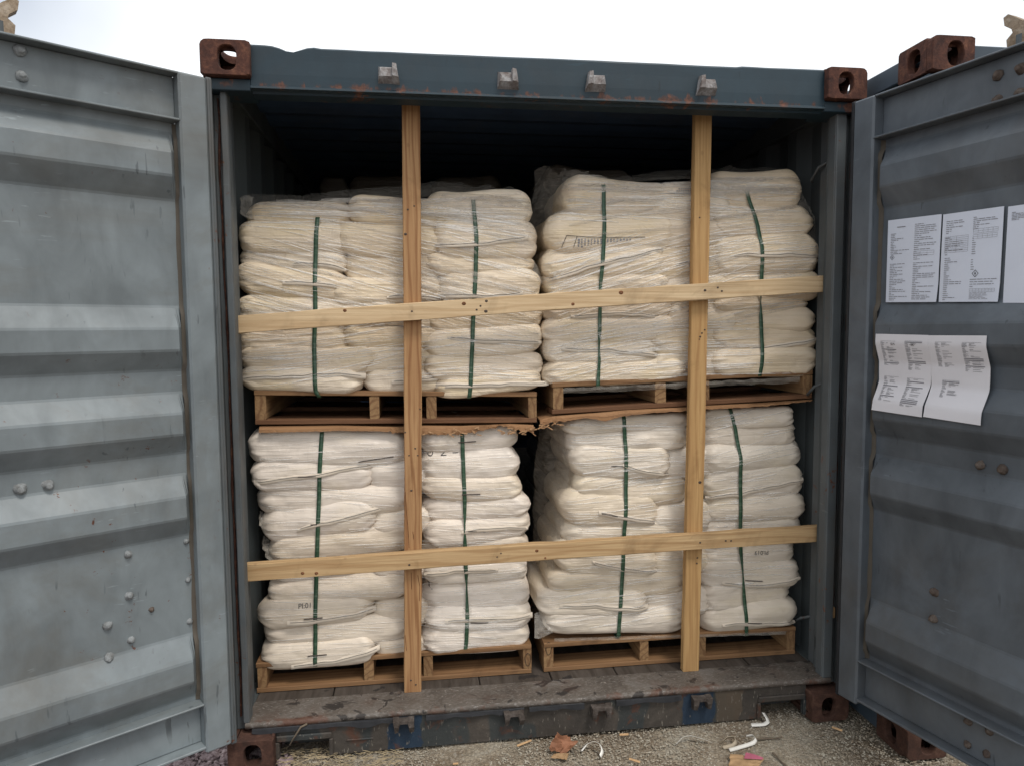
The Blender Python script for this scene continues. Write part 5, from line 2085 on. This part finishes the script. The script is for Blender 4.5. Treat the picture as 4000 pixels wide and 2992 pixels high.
def f_ll(b, b2):
    strands('LL', 230, (980, 1620, 1690, 2560), lambda u, v: .03 + .06 * math.sin(v / 60), b, .06, .35, .0009, .0040)
    strands('LL', 230, (1640, 2060, 1690, 2540), lambda u, v: .03 + .05 * math.sin(v / 75), b, .06, .3, .0009, .0040)
    for (x, y) in ((1012, 1995), (1025, 2090), (1035, 2120)):
        crumple(b2, [(x, y), (x + 20, y + 5), (x + 40, y)], [(x - 5, y + 50), (x + 20, y + 70), (x + 45, y + 60)], .007, x, .05, Yo=.29)
    # tuft where the right strap is knotted in film
    crumple(b2, [(1808, 2372), (1826, 2378), (1842, 2374)], [(1806, 2396), (1826, 2402), (1844, 2395)], .006, 77, .01, Yo=.262)


def f_lr(b, b2):
    strands('LR', 260, (2150, 2690, 1640, 2440), lambda u, v: -.02 + .06 * math.sin(v / 80), b, .08, .4)
    strands('LR', 170, (2740, 3060, 1610, 2300), lambda u, v: -.18 + .18 * (v - 1600) / 500, b, .06, .3)
    # dark sheet drawn back into the gap
    P = []
    for k in range(30):
        t = k / 29
        row = []
        for j in range(12):
            s = j / 11
            u = np.interp(t, [0, .3, .6, 1], [2105, 2085, 2075, 2080]) + s * np.interp(t, [0, .2, .5, .75, 1], [115, 140, 120, 80, 55])
            v = 1655 + t * 800
            p = at(u, v, .60 - .28 * s)
            a = .009 * float(1 - 2 * abs(vnoise(np.array([t * 12 + s * 5, s * 12, 2.0]), 8)))
            row.append(p + np.array([a, a, a * .4]))
        P.append(row)
    b2.grid(np.array(P), True)
    P = []
    for k in range(60):
        u = 2165 + (3070 - 2165) * k / 59
        v0 = 2492 - (u - 2165) * .030
        row = [at(u, v0 + q + 2 * float(vnoise(np.array([u / 30, q, 1.0]), 9)), YLR - .006) for q in (0, 4, 8, 12)]
        P.append(row)
    b2.grid(np.array(P), True)
    # bunched film at the lower left corner
    crumple(b2, [(2088, 2395), (2110, 2390), (2140, 2400), (2160, 2420)], [(2085, 2490), (2105, 2495), (2135, 2480), (2160, 2470)], .009, 41, .05, Yo=.262)


film('UL', 'clear wrinkled film wound round the upper left load', f_ul)
film('UR', 'clear torn film round the upper right load, hanging off its shoulder', f_ur)
film('LL', 'clear level film wound round the lower left load', f_ll)
film('LR', 'clear film round the lower right load, drawn back into the gap', f_lr)

# ------------------------------------------------------------------ plywood dividers between the layers


def ply(front, Y, thick, depth, label, mat, ragged, seed, drop):
    """front = pixel polyline of the sheet's front top edge; drop = list of (u, how far its face turns down in px)"""
    n = 110
    U = np.linspace(front[0][0], front[-1][0], n)
    Vt = np.interp(U, [p[0] for p in front], [p[1] for p in front])
    D = np.interp(U, [p[0] for p in drop], [p[1] for p in drop])
    P = []
    for i, u in enumerate(U):
        r = ragged(u)
        j = r * float(vnoise(np.array([u / 7, seed, 0]), seed)) + r * .6 * float(vnoise(np.array([u / 2.7, seed, 3]), seed))
        yj = .010 * r / 8 * float(vnoise(np.array([u / 9, seed, 9]), seed))
        v = Vt[i]
        p = at(u, v, Y)
        q = at(u, v + D[i] + j, Y - .012 + yj)
        P.append([(p[0], Y + depth, p[2] + .004), (p[0], Y + .06, p[2] + .003), (p[0], Y + .006, p[2]), tuple(.5 * np.array(p) + .5 * np.array(q) + (0, -.004, 0)), tuple(q), (q[0], q[1] + thick, q[2] + .001), (p[0], Y + .02, p[2] - thick), (p[0], Y + .06, p[2] - thick), (p[0], Y + depth, p[2] - thick)])
    m = MB()
    m.grid(np.array(P), False, flip=False)
    c = np.array(P)[:, 2].mean(0)
    o = m.build('plywood_sheet', mat, None, loc=c)
    return tag(o, label, 'plywood')


plL = ply([(1012, 1666), (1330, 1662), (1560, 1668), (1660, 1662), (1800, 1664), (1990, 1655), (2085, 1660)], .262, .003, .9, 'torn plywood sheet on the lower left load, its front edge splintered', M['ply'],
          lambda u: 1.2 if u < 1520 else (4.5 if u < 1860 else 6), 31, [(1012, 24), (1300, 20), (1500, 18), (1590, 24), (1640, 36), (1800, 30), (1870, 22), (1960, 6), (2010, 22), (2085, 30)])
plR = ply([(2110, 1640), (2160, 1626), (2330, 1612), (2450, 1600), (2690, 1590), (2760, 1584), (3000, 1573), (3172, 1560)], .250, .004, .9, 'wavy bare plywood sheet on the lower right load under the tilted pallet', M['ply'],
          lambda u: 6 if u < 2190 else 2, 33, [(2110, 18), (2180, 26), (2290, 16), (2370, 36), (2440, 22), (2560, 16), (2700, 14), (2900, 14), (3000, 12), (3172, 6)])
# splinters at the torn edge
RS = random.Random(4)
m = MB()
for _ in range(46):
    u = RS.choice((RS.uniform(1640, 1870), RS.uniform(1940, 2100)))
    v = np.interp(u, [1640, 1860, 2100], [1692, 1686, 1684]) + RS.uniform(-14, 12)
    p = at(u, v, .246)
    L = RS.uniform(.006, .024)
    a = RS.uniform(-.7, .5)
    m.beam(p, p + np.array([L * math.cos(a), RS.uniform(-.008, .004), L * math.sin(a)]), RS.uniform(.002, .007), .0012, (0, .3, 1), 2, .0003, 0, 1)
q = m.build('splinters', M['splinter'], None, loc=tuple(plL.location))
q["kind"] = 'stuff'
q.parent = plL
q.location = (0, 0, 0)
m = MB()
for _ in range(22):
    u = RS.uniform(2100, 2190)
    v = np.interp(u, [2100, 2190], [1668, 1650]) + RS.uniform(-8, 8)
    p = at(u, v, .236)
    L = RS.uniform(.006, .02)
    a = RS.uniform(-.9, .7)
    m.beam(p, p + np.array([L * math.cos(a), RS.uniform(-.006, .004), L * math.sin(a)]), RS.uniform(.002, .006), .0012, (0, .3, 1), 2, .0003, 0, 1)
q = m.build('splinters', M['splinter'], None, loc=tuple(plR.location))
q["kind"] = 'stuff'
q.parent = plR
q.location = (0, 0, 0)

# ------------------------------------------------------------------ bracing timber
YP = .190          # front of the uprights
TH = .034


def upright(pt0, pt1, pb0, pb1, mat, label, seed):
    t0, t1, b0, b1 = at(*pt0, YP), at(*pt1, YP), at(*pb0, YP), at(*pb1, YP)
    top, bot = (t0 + t1) / 2, (b0 + b1) / 2
    w = ((t1 - t0)[0] + (b1 - b0)[0]) / 2
    top = top + (top - bot) / np.linalg.norm(top - bot) * .05
    bot[2] = ZF + .001
    bot[1] = top[1] = YP + TH / 2
    m = MB()
    m.beam(bot, top, w, TH, (1, 0, 0), 110, .003, .0016, seed, .004)
    o = m.build('upright_post', mat, None, loc=tuple(bot))
    return tag(o, label, 'timber post'), bot, top, w


oA, bA, tA, wA = upright((1569, 400), (1639, 401), (1578, 2698), (1647, 2696), M['post_wood_a'], 'left upright timber, brown with arched grain and nail holes', 3)
oB, bB, tB, wB = upright((2715, 440), (2783, 441), (2669, 2602), (2729, 2602), M['post_wood_b'], 'right upright timber, yellowish with a smudged lower end', 5)


def plank(l0, l1, r0, r1, mat, label, seed):
    Y = YP - TH - .001
    a0, a1, c0, c1 = at(*l0, Y), at(*l1, Y), at(*r0, Y), at(*r1, Y)
    p0, p1 = (a0 + a1) / 2, (c0 + c1) / 2
    h = ((a0 - a1)[2] + (c0 - c1)[2]) / 2
    p0[1] = p1[1] = Y + TH / 2
    m = MB()
    m.beam(p0, p1, h, TH, (0, 0, 1), 110, .002, .0030, seed, .004)
    o = m.build('plank', mat, None, loc=tuple((p0 + p1) / 2))
    return tag(o, label, 'plank'), p0, p1, h


oP1, _, _, _ = plank((919, 1236), (921, 1303), (3233, 1076), (3233, 1141), M['plank_a'], 'upper cross plank, pale with brown knots, nailed over both uprights', 8)
oP2, _, _, _ = plank((955, 2205), (957, 2271), (3211, 2055), (3211, 2115), M['plank_b'], 'lower cross plank, tan with a pale top edge, nailed over both uprights', 9)


def marks(o, pts, Y, mat, name, rr=(.003, .006)):
    R = random.Random(len(pts))
    for (u, v, r) in pts:
        c = at(u, v, Y)
        m = MB()
        rings = []
        for k, (a, h) in enumerate(((1, 0.0), (.75, -.0012), (.2, -.0016))):
            rings.append([(c[0] + r * a * math.cos(t) * 1.2, c[1] + h, c[2] + r * a * math.sin(t)) for t in np.linspace(0, 2 * math.pi, 9)[:-1]])
        m.grid(rings, True, wrap_v=True)
        q = m.build(name, mat, None, loc=tuple(o.location))
        q.parent = o
        q.location = (0, 0, 0)


M['knot'] = plain('knot_wood', (.16, .065, .028), .7, .25, (60, .4, .001), .4, 60)
M['nail'] = plain('nail_head', (.05, .035, .028), .6, .4)
YK = YP - TH - .0012
marks(oP1, [(1347, 1214, .006), (1812, 1187, .007), (2238, 1189, .006), (2426, 1144, .008)], YK, M['knot'], 'knot')
marks(oP1, [(1609, 1217, .0035), (1645, 1251, .003), (1877, 1196, .0035), (1862, 1211, .0035), (1900, 1177, .005), (1898, 1217, .006), (2754, 1135, .005), (2804, 1124, .004), (2820, 1138, .004)], YK, M['nail'], 'nail')
marks(oP2, [(2097, 2150, .006), (1182, 2238, .006), (1236, 2238, .006), (2130, 2178, .004)], YK, M['knot'], 'knot')
marks(oP2, [(1599, 2205, .004), (1957, 2160, .003), (1942, 2174, .003), (2735, 2118, .004), (2835, 2111, .004), (2856, 2111, .004)], YK, M['nail'], 'nail')
YU = YP - .0003
marks(oA, [(1593, 820, .0035), (1618, 806, .003), (1584, 916, .005), (1641, 1597, .003), (1583, 1688, .003), (1622, 1751, .0035), (1598, 1778, .003), (1632, 1778, .003), (1607, 1915, .004), (1605, 2656, .0035), (1624, 2673, .0035)], YU, M['nail'], 'nail')
marks(oB, [(2753, 1289, .0035), (2742, 1302, .0035), (2735, 1316, .004), (2732, 1326, .0025), (2734, 1883, .006), (2724, 2178, .0035), (2722, 2199, .0035), (2733, 851, .003)], YU, M['nail'], 'nail')
# thin resin cracks in the brown upright
m = MB()
for path in ([(1583, 1920), (1588, 2000), (1596, 2090), (1598, 2140)], [(1612, 2075), (1615, 2090), (1616, 2105)], [(1606, 2235), (1608, 2300)], [(1632, 2245), (1640, 2290), (1638, 2345)], [(1583, 2480), (1588, 2540)]):
    m.tube([tuple(at(u, v, YU - .0002)) for u, v in path], .0011, 4)
q = m.build('crack', M['knot'], None, loc=tuple(oA.location))
q.parent = oA
q.location = (0, 0, 0)

# wedge stuck in the right post's groove
p = at(3250, 2392, .075)
m = MB()
m.box((p[0] - .013, .070, p[2] - .022), (p[0] + .013, .086, p[2] + .024), .003)
tag(m.build('wood_wedge', M['chip'], None, recenter=True), 'small orange wood wedge stuck in the right post near its foot', 'wedge')

# ------------------------------------------------------------------ litter on the ground


def curl(pts3, w, mat, label, nm='strap_offcut', tw=None):
    """flat ribbon along 3-D points, standing partly on edge"""
    pts = np.array(pts3, float)
    t = np.linspace(0, 1, len(pts))
    T = np.linspace(0, 1, 26)
    C = np.stack([np.interp(T, t, pts[:, k]) for k in range(3)], 1)
    for _ in range(2):
        C[1:-1] = (C[:-2] + C[1:-1] * 2 + C[2:]) / 4
    m = MB()
    R = []
    for i, p in enumerate(C):
        d = C[min(i + 1, 25)] - C[max(i - 1, 0)]
        d /= np.linalg.norm(d)
        an = (tw[0] + (tw[1] - tw[0]) * T[i]) if tw else .6
        s0 = np.cross(d, (0, 0, 1.0))
        s0 /= np.linalg.norm(s0) + 1e-9
        side = s0 * math.cos(an) + np.array([0, 0, 1.0]) * math.sin(an)
        nn = np.cross(d, side) * .0004
        R.append([p - side * w / 2 - nn, p + side * w / 2 - nn, p + side * w / 2 + nn, p - side * w / 2 + nn])
    m.grid(np.array(R), True, wrap_v=True)
    return tag(m.build(nm, mat, None, recenter=True), label, 'strapping')


def gp(u, v, z):
    return tuple(at_z(u, v, z))


curl([gp(2270, 2932, .006), gp(2290, 2905, .022), gp(2320, 2893, .034), gp(2345, 2905, .030), gp(2355, 2930, .018), gp(2345, 2953, .006)], .014, M['white_tape'], 'white curled strap offcut right of the crumpled brown paper', tw=(.4, 1.0))
curl([gp(2638, 2908, .006), gp(2665, 2878, .016), gp(2700, 2872, .022), gp(2735, 2882, .018), gp(2770, 2893, .008)], .014, M['white_tape'], 'white bent strap offcut, left of the two looped offcuts', tw=(.9, .5))
curl([gp(2822, 2895, .010), gp(2840, 2878, .020), gp(2868, 2876, .022), gp(2878, 2895, .018), gp(2860, 2912, .010), gp(2825, 2918, .006)], .014, M['tan_tape'], 'tan looped strap offcut beside the white loop', tw=(1.2, .7))
curl([gp(2915, 2875, .016), gp(2940, 2870, .026), gp(2955, 2885, .024), gp(2945, 2900, .012), gp(2900, 2914, .007), gp(2850, 2928, .006)], .014, M['white_tape'], 'white looped strap offcut above the pink printed cardboard', tw=(1.2, .5))
curl([gp(2982, 2782, .030), gp(2997, 2805, .022), gp(3000, 2818, .012), gp(2985, 2828, .008), gp(2935, 2830, .006)], .015, M['white_tape'], 'pale strap offcut under the right notch of the sill', tw=(.3, .5))


def scrap(poly_px, zc, amp, mat, label, nm, cat, seed, lift):
    """crumpled sheet: pixel quad (tl,tr,br,bl) with height per corner"""
    c = [np.array(at_z(u, v, z)) for (u, v), z in zip(poly_px, lift)]
    n = 14
    P = []
    for i in range(n + 1):
        a = i / n
        row = []
        for j in range(n + 1):
            b = j / n
            p = (c[0] * (1 - a) + c[1] * a) * (1 - b) + (c[3] * (1 - a) + c[2] * a) * b
            e = amp * float(1 - 2.2 * abs(vnoise(np.array([a * 4, b * 4, seed]), seed)))
            p = p + np.array([e * .4, -e * .6, e * .8])
            p[2] = max(p[2], .003)
            row.append(p)
        P.append(row)
    P = np.array(P)
    m = MB()
    m.grid(P, False, flip=False)
    m.grid(P + np.array([0, .0012, -.0012]), False, flip=True)
    return tag(m.build(nm, mat, None, recenter=True), label, cat)


scrap([(2178, 2856), (2256, 2898), (2205, 2946), (2140, 2925)], 0, .010, M['brown_paper'], 'crumpled brown paper scrap standing on the grit below the sill', 'paper_scrap', 'paper scrap', 3, (.075, .040, .006, .016))
scrap([(2165, 2942), (2222, 2940), (2215, 2966), (2150, 2958)], 0, .003, M['cardboard'], 'tan cardboard flap under the crumpled brown paper', 'cardboard_flap', 'cardboard', 4, (.012, .012, .006, .006))
oc = scrap([(2852, 2942), (2985, 2960), (2960, 2998), (2848, 2998)], 0, .004, M['cardboard'], 'torn cardboard with a pink print lying on the grit', 'cardboard_scrap', 'cardboard', 5, (.02, .012, .006, .006))
c = [np.array(at_z(u, v, z)) for (u, v), z in (((2912, 2938), .026), ((2940, 2944), .025), ((2980, 2958), .020), ((2978, 2966), .016), ((2905, 2962), .016))]
m = MB()
m.add([tuple(p + np.array([0, -.003, .003])) for p in c], [(0, 4, 3, 2, 1)])
q = m.build('pink_print', M['pink'], None, loc=tuple(oc.location))
q.parent = oc
q.location = (0, 0, 0)


def stick(p0, p1, r, mat, label, nm, cat):
    m = MB()
    p0, p1 = np.array(p0), np.array(p1)
    pts = [p0 + (p1 - p0) * t + np.array([0, 0, .002 * math.sin(t * 7)]) for t in np.linspace(0, 1, 7)]
    m.tube(pts, [r * (1 - .3 * t) for t in np.linspace(0, 1, 7)], 6)
    return tag(m.build(nm, mat, None, recenter=True), label, cat)


stick(gp(3018, 2940, .006), gp(3075, 2992, .006), .004, M['twig'], 'dark stick lying right of the pink printed cardboard', 'stick', 'stick')
stick(gp(2238, 2920, .008), gp(2258, 2958, .005), .0035, M['twig'], 'short dark stick leaning behind the crumpled brown paper', 'stick', 'stick')
stick(gp(2960, 2886, .005), gp(3055, 2878, .006), .004, M['twig'], 'flat brown bark strip behind the white looped offcut', 'bark_strip', 'bark')
m = MB()
m.tube([tuple(at(u, v, y)) for u, v, y in ((1200, 2826, .044), (1175, 2838, .036), (1160, 2862, .030), (1143, 2888, .034), (1132, 2908, .045))], [.004, .004, .0035, .003, .002], 6)
tag(m.build('root', M['twig'], None, recenter=True), 'dry root hanging over the left notch of the sill', 'root')
for (u0, v0, u1, v1, mt, lb) in ((2020, 2912, 2075, 2890, 'pinkish wood sliver on the grit below the second lower keeper', ''), (2420, 2868, 2455, 2866, 'orange wood chip on the grit in line with the third lower keeper', ''),
                                 (2458, 2962, 2500, 2975, 'pale wood chip near the bottom edge, left of the strap offcuts', ''), (1770, 2982, 1790, 2980, 'pale wood chip at the bottom edge below the blue paint patch', ''),
                                 (3250, 2838, 3290, 2852, 'brown curled shaving in front of the right corner casting', '')):
    m = MB()
    m.beam(gp(u0, v0, .006), gp(u1, v1, .008), .008, .003, (0, 1, .3), 3, .0008, .0008, int(u0))
    tag(m.build('wood_chip', M['chip'], None, recenter=True), mt, 'wood chip')
# dry straw in front of the left end of the sill
m = MB()
RSt = random.Random(8)
for _ in range(260):
    u, v = RSt.uniform(1090, 1560), RSt.uniform(2920, 3010)
    p = np.array(gp(u, v, .004 + RSt.random() * .012))
    a = RSt.uniform(-.6, .9)
    L = RSt.uniform(.012, .05)
    d = np.array([math.cos(a), math.sin(a), RSt.uniform(-.12, .18)]) * L
    m.tube([p - d / 2, p, p + d / 2 + np.array([0, 0, -.002])], .0009, 4, cap=False)
tag(m.build('straw', M['straw']), 'dry broken straw on the ground in front of the left sill notch', 'straw', kind='stuff')
